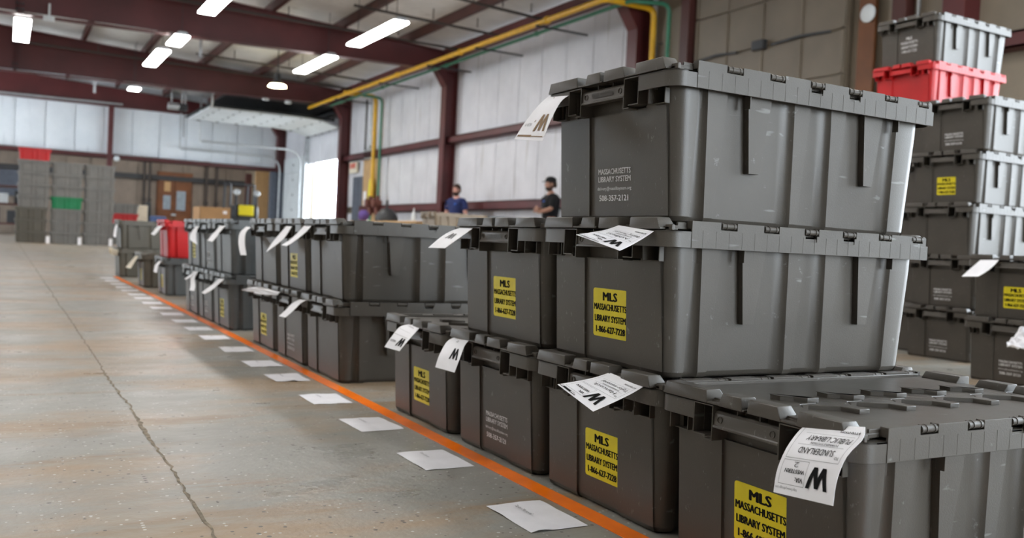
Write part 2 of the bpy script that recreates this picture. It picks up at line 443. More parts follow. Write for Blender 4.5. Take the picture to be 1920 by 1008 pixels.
# insulation blankets sag between purlins, one strip per bay
random.seed(5)
pxs = (-1.4, .2, 1.8, 3.4, 5.0, 6.6, 8.15, 9.4)
for a, b in zip(pxs, pxs[1:]):
    ys = [8.5, 12.62, 16.4, 20.15, 24.0, 27.85, 31.7, 35.4]
    for y0, y1 in zip(ys, ys[1:]):
        mb = MB(); n, m2 = 6, 8; V = []
        for i in range(n+1):
            for j in range(m2+1):
                x = a+.05+(b-a-.1)*i/n; yy = y0+(y1-y0)*j/m2
                sag = .045*math.sin(PI*i/n)*(1 if 0 < j < m2 else .3)+.012*noise.noise((x*2, yy*2, 1))
                V.append((x, yy, roofz(x)+.195-sag))
        mb.v = V
        mb.f = [(i*(m2+1)+j, (i+1)*(m2+1)+j, (i+1)*(m2+1)+j+1, i*(m2+1)+j+1) for i in range(n) for j in range(m2)]
        mb.obj('insulation_blanket', 'roofin', ceiling)

# ---- end wall: liner above a header, open below; the room behind
we = MB()
we.box(-9.2, XR+.06, YB+.06, YB+.2, 2.93, 6.4)
wall_back = struct(we.obj('wall_back', 'linerblue', smooth=0))
xx = -1.6
while xx < 9.3:
    x1 = min(xx+.93, 9.42); mb = MB(); n = 5; loops = []
    for k in range(n+1):
        zz = 3.0+(4.74-3.0)*k/n; d = .015*math.sin(PI*k/n)
        loops.append([(xx+.01, YB+.05, zz), (xx+.012, YB+.0-d*.3, zz), ((xx+x1)/2, YB-.02-d, zz), (x1-.012, YB-d*.3, zz), (x1-.01, YB+.05, zz)])
    mb.loft(loops).obj('liner_panel', 'linerblue', wall_back); xx += .93
mb = MB(); mb.box(-9, XR-.04, YB-.24, YB-.02, 2.86, 2.9); mb.box(-9, XR-.04, YB-.24, YB-.21, 2.86, 3.02); mb.box(-9, XR-.04, YB-.24, YB-.02, 2.99, 3.02)
mb.obj('girt', 'steel', wall_back, .004)
mb = MB()
mb.prism([(XR-.04, 4.72), (XR-.04, 5.0), (-9, 6.1), (-9, 4.72)], 1, YB-.2, YB-.16); mb.box(-9, XR-.04, YB-.3, YB-.05, 4.70, 4.73)
struct(mb.obj('trim_12', 'steel'))
mb = MB(); mb.box(3.17, 3.33, YB-.30, YB-.06, 0, 4.7); struct(mb.obj('trim_13', 'steel', bevel=.005))
mb = MB(); mb.box(8.95, 9.45, YB-.34, YB-.06, 0, 2.86); struct(mb.obj('trim_14', 'graydoor', bevel=.005))
mb = MB(); mb.cyl((-1, YB-.34, 4.76), (3.6, YB-.34, 4.80), .035, 8); struct(mb.obj('trim_15', 'galv'))
# far room
mb = MB(); mb.box(-9.2, XR+.2, 42.4, 42.55, 0, 6)
wall_far = struct(mb.obj('wall_far', 'linerfar', smooth=0))
xx = -1.5
while xx < 10:
    if not (5.7 < xx+.5 < 7.3):
        mb = MB(); mb.box(xx+.012, xx+.918, 42.34, 42.41, 0.02, 2.55); mb.obj('liner_panel', 'linerfar', wall_far, .006)
    mb = MB(); mb.box(xx+.012, xx+.918, 42.34, 42.41, 2.78, 4.4); mb.obj('liner_panel', 'linerfar', wall_far, .006)
    xx += .93
mb = MB(); mb.box(-2, 10, 42.2, 42.4, 2.56, 2.77); mb.obj('girt', 'dark', wall_far, .004)
mb = MB(); mb.box(-9.2, 1, -7.2, -7.0, 0, 6.3); mb.box(1, 6.8, -7.2, -7.0, 3.8, 6.3); mb.box(6.8, XR+.2, -7.2, -7.0, 0, 6.3); wall_x(mb, -9.2, -9.05, -7, 43, 0, 6.3, [(26.0, 30.2, 5.0), (31.0, 35.2, 5.0)]); struct(mb.obj('wall_left', 'linerleft', smooth=0))  # unseen walls; their openings are added to let in fill daylight

# wood double door with panes, far room
d = struct(bx(5.80, 7.28, 42.26, 42.40, 0, 2.95).obj('door_1', 'wood', bevel=.01))
bx(5.86, 6.52, 42.22, 42.27, .02, 2.85).obj('door_leaf', 'wood', d, .01)
bx(6.56, 7.22, 42.22, 42.27, .02, 2.85).obj('door_leaf', 'wood', d, .01)
for (a, b, z0, z1, mt) in ((6.10, 6.36, 2.1, 2.52, 'ply'), (6.07, 6.38, 1.32, 1.92, 'glass'), (6.62, 7.0, 1.30, 2.14, 'glass')):  # tan upper pane has dim yellowish light put into its colour
    bx(a, b, 42.195, 42.22, z0, z1).obj('door_pane', mt, d, .004)
bx(6.42, 6.62, 42.18, 42.225, 1.06, 1.13).obj('door_handle', 'galv', d, .004)

# closed white sectional door on the right wall and the open dock door before it
d = struct(bx(XR-.02, XR+.05, 32.62, 35.28, 0, 3.36).obj('door_2', 'doorwhite', smooth=0))
for k in range(6):
    mb = MB(); mb.box(XR-.07, XR-.02, 32.65, 35.25, .02+k*.556, .565+k*.556); mb.obj('door_section', 'doorwhite', d, .006)
    mb = MB(); mb.cyl((XR-.10, 33.9, .3+k*.556), (XR-.06, 33.9, .3+k*.556), .03, 8); mb.obj('hinge', 'dark', d)
door3 = struct(MB().box(XR-.03, XR+.1, DOOR[0]-.06, DOOR[0], 0, DOOR[2]).box(XR-.03, XR+.1, DOOR[1], DOOR[1]+.08, 0, DOOR[2]).obj('door_3', 'galv', bevel=.004))
xs = [9.36, 8.75, 8.13, 7.5, 6.87, 6.24, 5.62, 5.3]
zs = [3.97, 4.13, 4.16, 4.16, 4.16, 4.16, 4.16, 4.16]
for i in range(len(xs)-1):
    a, b = xs[i]-.01, xs[i+1]+.005
    mb = MB(); mb.prism([(a, zs[i]), (a, zs[i]+.05), (b, zs[i+1]+.05), (b, zs[i+1])], 1, DOOR[0]+.02, DOOR[1]-.02)
    mb.obj('door_section', 'doorwhite', door3, .004)
    for yy in (28.6, 29.5, 30.3, 31.1, 32.0):
        mb = MB(); q = .05 if yy > 31.9 else .022; mb.box(a-q, a+q, yy-q, yy+q, zs[i]-.02, zs[i]); mb.obj('hinge', 'dark', door3)
def track(y, z, x0, name='door_track', curve=True):
    pts = [(x0, y, z), (XR-.75, y, z)]
    if curve: pts += [(XR-.75+.5*math.sin(t), y, z-.5+.5*math.cos(t)) for t in (.4, .8, 1.2, PI/2)] + [(XR-.25, y, .1)]
    mb = MB(); mb.tube(pts, .035, 6); return mb
track(32.36, 3.5, 5.8).obj('door_track', 'galv', door3)
mb = MB(); mb.box(XR-.14, XR-.04, 32.16, 32.30, 0, 4.0); mb.obj('door_track', 'galv', door3)
mb = track(35.2, 3.42, 5.6); mb.obj('door_track', 'galv', d)
mb = MB(); mb.tube([(5.5, 28.6, 4.24), (9.2, 28.6, 4.24)], .045, 6); mb.obj('door_track', 'dark', door3)
for (x, y0, z0, z1) in ((5.4, 28.6, 4.2, 5.2), (5.75, 32.36, 3.5, 5.1), (5.55, 35.1, 3.42, 4.7)):
    mb = MB(); mb.box(x-.03, x+.03, y0-.015, y0+.015, z0, z1); mb.obj('track_hanger', 'galv', door3)
# torsion spring drum above the dock doorway
mb = MB(); mb.cyl((9.2, 28.4, 4.45), (9.2, 32.3, 4.45), .09, 10); mb.obj('spring_drum', 'dark', door3)
# added black sheet standing in for the shade under the far roof bay
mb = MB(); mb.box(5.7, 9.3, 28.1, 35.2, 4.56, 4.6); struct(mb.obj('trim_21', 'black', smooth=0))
# beige sectional door close by on the right
d = struct(MB().box(XR-.02, XR+.05, 8.33, 11.33, 0, 4.98).obj('door_4', 'doorbeige', smooth=0))
zsec = [0, .60, 1.14, 1.72, 2.32, 2.93, 3.52, 4.16, 4.98]
for k in range(8):
    z0, z1 = zsec[k]+.008, zsec[k+1]-.008
    mb = MB(); mb.box(XR-.06, XR-.02, 8.36, 11.30, z0, z1); s = mb.obj('door_section', 'doorbeige', d, .006)
    for yy in (8.36, 9.08, 9.82, 10.56, 11.24):
        mb = MB(); mb.box(XR-.085, XR-.06, yy, yy+.06, z0+.01, z1-.01); mb.obj('door_stile', 'doorbeige', d, .004)
for (a, b) in ((10.3, 11.2), (8.55, 9.6)):
    mb = MB(); mb.tube([(XR-.11, a, 3.50), (XR-.11, (a+b)/2, 3.53), (XR-.11, b, 3.50)], .018, 6); mb.obj('lock_rod', 'dark', d)
mb = MB(); mb.box(XR-.16, XR-.08, 9.72, 9.96, 3.46, 3.60); mb.obj('lock_plate', 'dark', d, .01)
mb = MB(); mb.box(XR-.18, XR-.02, 11.35, 11.56, 0, 5.0); struct(mb.obj('trim_16', 'steeldark', bevel=.006))
mb = MB(); mb.box(XR-.07, XR-.02, 7.88, 8.14, 0, 5.0); wp = struct(mb.obj('trim_17', 'wood', bevel=.006))
mb = MB(); mb.box(XR-.20, XR-.02, 7.34, 7.54, 0, 5.0); struct(mb.obj('trim_18', 'steeldark', bevel=.006))
mb = MB(); mb.cyl((XR-.10, 7.24, 0), (XR-.10, 7.24, 5.0), .022, 8); struct(mb.obj('trim_19', 'galv'))
mb = MB(); mb.box(XR-.30, XR-.02, 6.50, 6.78, 0, 5.0); struct(mb.obj('trim_20', 'steel', bevel=.006))
# round white dish on the wooden post
mb = MB(); loops = []
for r, dx in ((.07, 0), (.11, .01), (.115, .03), (.09, .05), (.04, .06)):
    loops.append([(XR-.08-dx, 7.97+r*math.cos(2*PI*i/20), 3.62+r*math.sin(2*PI*i/20)) for i in range(20)])
mb.loft(loops)
tag(mb.obj('round_fixture', 'doorwhite'), 'round white dish fixed high on the wooden post beside the beige door', 'wall fixture')

# ---- orange tape line
o = bx(at(700, 768, 2, 0).x, 1.002, .2, 9.75, .0004, .0016).obj('floor_tape', 'orange', smooth=0)
tag(o, 'long straight strip of orange tape on the floor along the crates', 'tape')

# ================================================================ CRATES
L_, W_, PIT = .686, .426, .2765
def cen(p): return (p[0]-L_/2, p[1]-W_/2, p[2])
def tub_outline(z, inx, iny, side=True, slots=False, dp=.0125):
    """horizontal outline of the tub at height z; tapered ribs on the long sides, recessed centre on the short ones"""
    k = z/.2365; r = .030
    x0, x1, y0, y1 = inx, L_-inx, iny, W_-iny
    P = []
    def corner(cx, cy, a0):
        for i in range(6):
            a = a0+PI/2*i/5; P.append((cx+r*math.cos(a), cy+r*math.sin(a)))
    ribs = [(.112, .046), (.322, .042), (.420, .042)]
    def pane_side(y, s, xs):
        # xs ordered in walking direction
        for a, b in xs:
            g = 1 if b > a else -1; w = min(.030, .75*abs(b-a))
            P.append((a, y)); P.append((a+g*.0012, y+s*dp))
            for fr, dd in ((1, 1), (.6, .9), (.33, .70), (.13, .38), (0, 0)): P.append((b-g*w*fr, y+s*dp*dd))
    def panes():
        e = [.069]
        for c, w in ribs: ww = w*(.42+.58*k)/2; e += [c-ww, c+ww]
        e += [.588]
        return [(e[i], e[i+1]) for i in range(0, len(e), 2)]
    # near long side, +x direction
    corner(x0+r, y0+r, PI)
    pane_side(y0, 1, panes())
    corner(x1-r, y0+r, -PI/2)
    # back short side, +y
    def short(x, s, y_list):
        for (ya, yb, dd) in y_list:
            P.append((x, ya)); P.append((x+s*dd, ya)); P.append((x+s*dd, yb)); P.append((x, yb))
    sl = [(.039, .071, .030), (.103, .144, .045), (.147, .286, .012), (.289, .329, .045), (.359, .391, .030)]
    if not slots: sl = [(a, b, .0045 if i == 2 else 0) for i, (a, b, dd) in enumerate(sl)]
    short(x1, -1, sl)
    corner(x1-r, y1-r, 0)
    pane_side(y1, -1, [(b, a) for a, b in reversed(panes())])
    corner(x0+r, y1-r, PI/2)
    short(x0, 1, [(b, a, dd) for a, b, dd in reversed(sl)])
    return [cen((p[0], p[1], z)) for p in P]
def tub_mesh(mat, bevel=.0020):
    mb = MB()
    def ins(z): k = z/.2365; return .034-.014*k, .0255-.0105*k
    mb.loft([tub_outline(.010, *[a+.024 for a in ins(0)]), tub_outline(.000, *[a+.020 for a in ins(0)]), tub_outline(.000, *[a+.010 for a in ins(0)]), tub_outline(.004, *[a+.003 for a in ins(0)]), tub_outline(.012, *ins(.012)),
             tub_outline(.2070, *ins(.207)), tub_outline(.2072, *ins(.2072), slots=True), tub_outline(.2600, *ins(.2365), slots=True)])
    # short ribs hanging in the panes
    for c, w in ((.212, .058), (.517, .054)):
        for s in (0, 1):
            def yy(z, out):
                v = ins(z)[1]+(.013 if not out else -.001)
                return v if s == 0 else W_-v
            lo, hi = .098, .236
            def ring(z, ww): return [cen((c-ww/2, yy(z, 0), z)), cen((c+ww/2, yy(z, 0), z)), cen((c+ww/2, yy(z, 1), z)), cen((c-ww/2, yy(z, 1), z))]
            mb.loft([ring(lo, w*.45), ring(hi, w)])
    return mb.mesh('tub', mat, bevel, 1, 21)
def rrect(i, r, n=5):
    P = []
    for cx, cy, a0 in ((i+r, i+r, PI), (L_-i-r, i+r, -PI/2), (L_-i-r, W_-i-r, 0), (i+r, W_-i-r, PI/2)):
        for k in range(n+1):
            a = a0+PI/2*k/n; P.append((cx+r*math.cos(a), cy+r*math.sin(a)))
    return P
def rim_mesh(mat):
    mb = MB(); Z0, Z1, Z2 = .2334, .2620, .2808
    # rim wall: open ribbons left and right of the handle on both short ends, running round the corners
    def ribbon(path, t, z0, z1):
        path = [Vector((*p, 0)) for p in path]; inn = []
        for i, p in enumerate(path):
            d = (path[min(i+1, len(path)-1)]-path[max(i-1, 0)]).normalized(); nrm = Vector((-d.y, d.x, 0)); inn.append(p+nrm*t)
        for i in range(len(path)-1):
            a, b, c, d = path[i], path[i+1], inn[i+1], inn[i]
            mb.loft([[cen((q.x, q.y, z0)) for q in (a, b, c, d)], [cen((q.x, q.y, z1)) for q in (a, b, c, d)]])
    def arc(cx, cy, a0, r=.03, n=6): return [(cx+r*math.cos(a0+PI/2*k/n), cy+r*math.sin(a0+PI/2*k/n)) for k in range(n+1)]
    # one welded ribbon for near half and far half
    def solid(path, t, z0, z1):
        path = [Vector((*p, 0)) for p in path]; inn = []
        for i, p in enumerate(path):
            d = (path[min(i+1, len(path)-1)]-path[max(i-1, 0)]).normalized(); inn.append(p+Vector((-d.y, d.x, 0))*t)
        o = len(mb.v); n = len(path)
        for q in path: mb.v.append(cen((q.x, q.y, z0)))
        for q in path: mb.v.append(cen((q.x, q.y, z1)))
        for q in inn: mb.v.append(cen((q.x, q.y, z0)))
        for q in inn: mb.v.append(cen((q.x, q.y, z1)))
        for i in range(n-1):
            a, b = o+i, o+i+1
            mb.f += [(a, b, b+n, a+n), (a+2*n, a+3*n, b+3*n, b+2*n), (a+n, b+n, b+3*n, a+3*n), (a, a+2*n, b+2*n, b)]
        mb.f += [(o, o+n, o+3*n, o+2*n), (o+n-1, o+3*n-1, o+4*n-1, o+2*n-1)]
    near = [(0, .100)] + arc(.03, .03, PI) + arc(L_-.03, .03, -PI/2) + [(L_, .100)]
    far = [(L_, .332)] + arc(L_-.03, W_-.03, 0) + arc(.03, W_-.03, PI/2) + [(0, .332)]
    solid(near, .003, Z0, Z1); solid(far, .003, Z0, Z1)
    for path, in ((near,), (far,)): solid(path, .026, Z1-.003, Z1)
    # hinge flange of the long sides with six notches
    def flange(s):
        x0, x1 = .050, .672; hx = [.135, .238, .341, .444, .547, .650]
        P = [(x0, Z0), (x1+.006, Z0), (x1+.006, .262), (x1, .262), (x1, Z2-.003), (x1-.004, Z2)]
        for i, h in reversed(list(enumerate(hx))):
            d = .0135; w = .019
            if i == 5: h, w = .646, .015
            P += [(h+w, Z2), (h+w, Z2-d)]
            if i in (2, 3): P += [(h+w-.005, Z2-d), (h+w-.005, Z2-d-.011), (h-w+.003, Z2-d-.011), (h-w+.003, Z2-d)]
            P += [(h-w, Z2-d), (h-w, Z2)]
        P += [(x0+.001, Z2), (x0, Z2-.001)]
        ya, yb = (-.0012, .0025) if s == 0 else (W_-.0025, W_+.0012)
        mb.prism([(p[0]-L_/2, p[1]) for p in P], 1, ya-W_/2, yb-W_/2)
        # top caps between the notches
        e = [x0]+[v for h in hx[:5] for v in (h-.019, h+.019)]+[.631, .661, x1-.002]
        e = e[:12]+[.661, x1-.003] if False else [x0]+[v for h in hx[:5] for v in (h-.019, h+.019)]+[.631]
        ca, cb = (.002, .013) if s == 0 else (W_-.013, W_-.002)
        for i in range(0, len(e)-1, 2):
            mb.box(e[i]-L_/2, e[i+1]-L_/2, ca-W_/2, cb-W_/2, Z2-.004, Z2-.0003)
            mb.box(e[i]-L_/2, e[i]+.002-L_/2, ca-W_/2, cb-W_/2, Z2-.014, Z2-.003)
            mb.box(e[i+1]-.002-L_/2, e[i+1]-L_/2, ca-W_/2, cb-W_/2, Z2-.014, Z2-.003)
        mb.box(.661-L_/2, x1-L_/2-.002, ca-W_/2, cb-W_/2, Z2-.014, Z2-.0003)
        # moulding seams
        yo = -.0015 if s == 0 else W_+.0015
        for k in range(20):
            xx = .075+k*.0305
            mb.box(xx-L_/2-.0004, xx-L_/2+.0004, min(yo, yo+.001)-W_/2, max(yo, yo+.001)-W_/2, Z0+.001, Z2-.016)
        # lugs below the rim
        for xx in (.146, .545):
            q = (0.0015, .016) if s == 0 else (W_-.016, W_-.0015)
            yl, yh = q
            mb.box(xx+.030-L_/2, xx+.0325-L_/2, yl-W_/2, yh-W_/2, .2115, Z0+.002)
    flange(0); flange(1)
    # slots, lugs and handle frame at both ends
    for s in (0, 1):
        def X(a, b):
            return (a-L_/2, b-L_/2) if s == 0 else (L_/2-b, L_/2-a)
        def B(xa, xb, ya, yb, za, zb):
            x0, x1 = X(xa, xb); mb.box(x0, x1, ya-W_/2, yb-W_/2, za, zb)
        for (ya, yb, inner) in ((.100, .146, 1), (.286, .332, 0)):
            B(0, .030, ya, ya+.0022, .2075 if not inner else .2125, .2618); B(0, .030, yb-.0022, yb, .2125 if not inner else .2075, .2618)
            ym = ya+.030 if inner else ya+.016
            if inner: B(0, .030, ya, ym, .2105, .2127); B(0, .030, ym-.0022, yb, .2055, .2077)
            else: B(0, .030, ym, yb, .2105, .2127); B(0, .030, ya, ym+.0022, .2055, .2077)
            B(0, .030, ya, yb, .2598, .2620)
        for (ya, yb) in ((.038, .072), (.358, .392)):
            B(.0015, .024, yb-.002, yb, .2080, .2345); B(.012, .024, ya, ya+.002, .2080, .2345); B(.012, .024, ya, yb, .2075, .2090)
        for yy in (.192, .240): B(.008, .024, yy-.001, yy+.001, .250, .262)
    return mb.mesh('rim', mat, .0006, 1, 21)
def handle_mesh(mat):
    mb = MB()
    P = [(.0, .2275), (.018, .2275), (.020, .250), (.012, .2545), (.0075, .2540), (.0035, .2500), (.0025, .2325), (0, .2310)]
    mb.prism([(p[0]-L_/2, p[1]) for p in P], 1, .1465-W_/2, .2855-W_/2)
    for yy in (.160, .272):
        n = 14
        for i in range(n):
            a, b = 2*PI*i/n, 2*PI*(i+1)/n
            def q(t, r): return (.0022-L_/2, yy-W_/2+r*math.cos(t), .2415+r*math.sin(t))
            o = len(mb.v)
            for dx in (-.0008, .0015):
                for p in (q(a, .0055), q(b, .0055), q(b, .0045), q(a, .0045)): mb.v.append((p[0]+dx, p[1], p[2]))
            mb.f += [(o, o+1, o+2, o+3), (o, o+4, o+5, o+1), (o+2, o+6, o+7, o+3)]
    return mb.mesh('handle', mat, .0010, 2, 21)
def flap_mesh(mat, far):
    """one hinged lid flap: panel with toothed edge, raised wedges, pads over both short ends"""
    mb = MB()
    s = -1 if far else 1
    def Y(y): return (W_-y if far else y)-W_/2
    # toothed centre edge
    edge = []; x = .014; k = 0
    xs = [.014, .045]
    P = [(.014, .013)]; P += [(L_-.014, .013)]
    mid = .2145
    teeth = []
    for i in range(6):
        c = .075+i*.107
        teeth += [(c-.030, mid), (c-.012, mid+.022*s), (c+.022, mid-.022*s), (c+.040, mid)]
    if far: line = [(L_-.014, W_-mid-.0015)]+[(a, W_-b-.0015) for a, b in reversed([(L_-.014-0*0, mid)]+[])]
    pts = [(.014, mid)]+teeth+[(L_-.014, mid)]
    # outline in real y
    y_out = .013 if not far else W_-.013
    gap = -.0010 if not far else .0010
    teeth_y = [(a, (b if not far else mid+(b-mid)*-1)) for a, b in pts]
    # both flaps share the same tooth line
    shared = [(a, mid+(b-mid)*(s)) for a, b in pts]
    out = [(a, b+gap) for a, b in shared]
    poly = [(.014, y_out)]+out+[(L_-.014, y_out)]
    mb.prism([(p[0]-L_/2, p[1]-W_/2) for p in poly], 2, .2650, .2718)
    for ex in (0, 1):
        def X(v): return (v if ex == 0 else L_-v)-L_/2
        def B(xa, xb, ya, yb, za, zb):
            xx = sorted((X(xa), X(xb))); yy = sorted((Y(ya), Y(yb))); mb.box(xx[0], xx[1], yy[0], yy[1], za, zb)
        swap = (ex == 1)
        pads = [(.023, .112), (.140, .2105)] if (not far) != swap else [(.016, .128), (.152, .2065)]
        B(.0100, .030, .012, .209, .2630, .2690)                 # edge strip
        B(-.0015, .012, pads[0][0], .209, .2635, .2672)
        for a, b in pads:                                         # pads with sloped ends
            ch = .009
            def ring(x, z0, z1): return [(X(x), Y(a+.001), z0), (X(x), Y(b-.001), z0), (X(x), Y(b-ch*.35), z1), (X(x), Y(a+ch), z1)]
            mb.loft([ring(-.0025, .2635, .2838), ring(.000, .2635, .2850), ring(.026, .2635, .2850), ring(.036, .2635, .2730)])
        B(.010, .016, .004, .023, .2622, .2725)
    # hinge edge strip
    yy = sorted((Y(.0135), Y(.018))); mb.box(.03-L_/2, L_-.03-L_/2, yy[0], yy[1], .2700, .2775)
    # raised wedges along the seam
    for i in range(5):
        c = .135+i*.107
        if not far: tri = [(c-.045, .176), (c+.028, .150), (c+.028, .122), (c+.006, .122), (c-.002, .150)]
        else: tri = [(c-.028, .250), (c+.030, .222), (c+.004, .222), (c-.028, .272)]
        mb.loft([[(a-L_/2, b-W_/2, .2700) for a, b in tri], [(a-L_/2, b-W_/2, .2792) for a, b in tri]])
    return mb.mesh('lid_flap', mat, .0012, 2, 21)
def hinge_mesh(mat):
    mb = MB()
    mb.cyl((-.017, 0, 0), (.017, 0, 0), .0056, 10)
    for x in (-.0165, -.006, .011): mb.cyl((x, 0, 0), (x+.0015, 0, 0), .0066, 10)
    return mb.mesh('hinge', mat)
def brand_mesh(mat):
    t = TX().line('BUCKHORN', 0, 1, 0, 1, .02)
    vs = [(-L_/2+.0022, .249-W_/2-u*.066, .2370+v*.0095) for u, v in t.v]
    n = len(vs); me = bpy.data.meshes.new('embossed_name')
    me.from_pydata([(x-.0012, y, z) for x, y, z in vs]+[(x+.0008, y, z) for x, y, z in vs], [], t.f)
    me.materials.append(M[mat]); return me
# label graphics, placed on the recessed middle of the front face (leaning with the taper)
def front_x(z): k = z/.2365; return (.034-.014*k)+.0045-L_/2
def on_front(y0, y1, z0, z1, off):
    # u runs left to right as read from outside: from high y to low y
    return lambda u, v, d=0: (front_x(z0+(z1-z0)*v)-off-d, y1-(y1-y0)*u-W_/2, z0+(z1-z0)*v)
def sticker_meshes():
    y0, y1, z0, z1 = .1475, .2600, .054, .148
    mb = MB(); f = on_front(y0, y1, z0, z1, 0)
    P = []
    for cx, cy, a0 in ((.05, .05, PI), (.95, .05, -PI/2), (.95, .95, 0), (.05, .95, PI/2)):
        for k in range(4):
            a = a0+PI/2*k/3; P.append((cx+.05*math.cos(a), cy+.05*math.sin(a)))
    ring0 = [f(u, v) for u, v in P]; ring1 = [(p[0]-.0008, p[1], p[2]) for p in ring0]
    mb.loft([[(p[0]+.0006, p[1], p[2]) for p in ring0], ring1]); st = mb.mesh('sticker', 'yellow', smooth=0)
    t = TX().line('MLS', .30, .70, .755, .175, .07)
    t.line('MASSACHUSETTS', .03, .97, .555, .135, .05).line('LIBRARY SYSTEM', .05, .95, .320, .135, .05).line('1-866-627-7228', .09, .93, .09, .135, .06)
    return st, t.mesh('lettering', 'ink', on_front(y0, y1, z0, z1, .0010))
def print_mesh(kind):
    if kind == 'print':
        t = TX().line('MASSACHUSETTS', 0, 1, .80, .165, .02).line('LIBRARY SYSTEM', 0, 1, .575, .165, .02)
        t.line('delivery@masslibsystem.org', -.03, 1.02, .335, .10, .0).line('508-357-2121', .03, .93, .02, .175, .025)
        return t.mesh('printed_lettering', 'whiteink', on_front(.155, .260, .040, .106, .0004))
    t = TX().line('MLS', .32, .66, .80, .18, .02).line('MASSACHUSETTS', 0, 1, .55, .17, .008)
    t.line('LIBRARY SYSTEM', .02, .98, .29, .17, .008).line('1-866-627-7228', .05, .95, .03, .17, .008)
    return t.mesh('printed_lettering', 'whiteink', on_front(.150, .262, .080, .175, .0004))
STK, STKT = sticker_meshes(); PRN = print_mesh('print'); PRM = print_mesh('mls')
KIT = {}
def kit(mat):
    if mat not in KIT:
        m = M[mat]
        KIT[mat] = dict(tub=tub_mesh(m), rim=rim_mesh(m), handle=handle_mesh(m), f0=flap_mesh(m, 0), f1=flap_mesh(m, 1), hinge=hinge_mesh(m), brand=brand_mesh(mat))
    return KIT[mat]
HX = [.135, .238, .341, .444, .547, .646]
def crate(x, y, lev, label, mat='gray', mark=None, group=None, rz=0, detail=2, name='plastic_tote', dz=0, cat='crate'):
    """x, y: outer corner of the rim nearest the camera"""
    k = kit(mat)
    e = empty(name, (x+L_/2, y+W_/2, lev*PIT+dz), label, cat, group, rz)
    link('tub', k['tub'], e); link('rim', k['rim'], e)
    for q in ('f0', 'f1'): link('lid_flap', k[q], e)
    if detail:
        h = link('handle', k['handle'], e)
        if detail > 2: link('embossed_name', k['brand'], h)
    if detail:
        for s in (0, 1):
            for hx in HX: link('hinge', k['hinge'], e, (hx-L_/2, (.0035 if s == 0 else W_-.0035)-W_/2, .2745))
    if mark == 'sticker':
        s = link('sticker', STK, e); s['label'] = 'yellow sticker with black lettering'; link('lettering', STKT, s)
    elif mark == 'print': link('printed_lettering', PRN, e)
    elif mark == 'mls': link('printed_lettering', PRM, e)
    return e

G1 = 'grey lidded totes of the front row'
X0 = .99
crate(X0, .809, 0, 'nearest grey tote, alone on the floor in the front right corner, SUNDERLAND tag', mark='sticker', group=G1)
crate(X0, 1.231, 0, 'bottom grey tote of the tall stack of three, yellow sticker near the floor', mark='sticker', group=G1)
crate(X0+.002, 1.231, 1, 'middle grey tote of the tall stack of three, big yellow sticker', mark='sticker', group=G1)
crate(X0-.002, 1.233, 2, 'large grey tote on top of the tall stack of three, white 508-357-2121 lettering', mark='print', group=G1, detail=3)
crate(X0, 1.658, 0, 'bottom grey tote with white lettering, left of the tall stack of three', mark='print', group=G1)
crate(X0+.004, 1.655, 1, 'upper grey tote with yellow sticker, just left of the tall stack', mark='sticker', group=G1, detail=3)
crate(X0, 2.096, 0, 'single grey tote on the floor with nothing on it, yellow sticker and white M tag', mark='sticker', group=G1)
G2 = 'grey totes stacked two high in the second group'
YE = 2.945
for i, (lo, hi, ml, mh) in enumerate((
    ('bottom grey tote at the near end of the second group, scuffed plain front', 'top grey tote at the near end of the second group, long ribbed side facing us', None, None),
    ('bottom middle grey tote of the second group, faded white lettering', 'top middle grey tote of the second group, yellow sticker under two tags', 'print', 'sticker'),
    ('bottom far grey tote of the second group, yellow sticker below a crumpled tag', 'top far grey tote of the second group, no sticker', 'sticker', None))):
    crate(.982, YE+i*.430, 0, lo, mark=ml, group=G2); crate(.984, YE+i*.430+.003, 1, hi, mark=mh, group=G2)
G3 = 'grey totes stacked two high in the third group'
for i, (lo, hi, ml, mh) in enumerate((
    ('bottom near grey tote of the third group, yellow sticker low on its front', 'top near grey tote of the third group', 'sticker', None),
    ('bottom middle grey tote of the third group, white lettering', 'top middle grey tote of the third group', 'print', 'print'),
    ('bottom far grey tote of the third group', 'top far grey tote of the third group, yellow sticker high up', 'print', 'sticker'))):
    crate(.978, 4.655+i*.430, 0, lo, 'gray2', mark=ml, group=G3); crate(.98, 4.655+i*.430, 1, hi, 'gray2', mark=mh, group=G3)
crate(1.035, 7.09, 0, 'grey tote on the floor underneath the red tote', 'gray2', 'sticker', detail=1)
crate(1.04, 7.09, 1, 'red lidded tote on top of a grey one in the row by the orange tape', 'red', detail=1)
crate(1.0, 8.01, 0, 'low single olive grey tote between the red tote and the farthest pair', 'olive', 'sticker', detail=1)
crate(.98, 9.62, 0, 'bottom olive grey tote at the far end of the orange tape', 'olive', detail=1)
crate(.985, 9.62, 1, 'top olive grey tote at the far end of the orange tape', 'olive', detail=1)
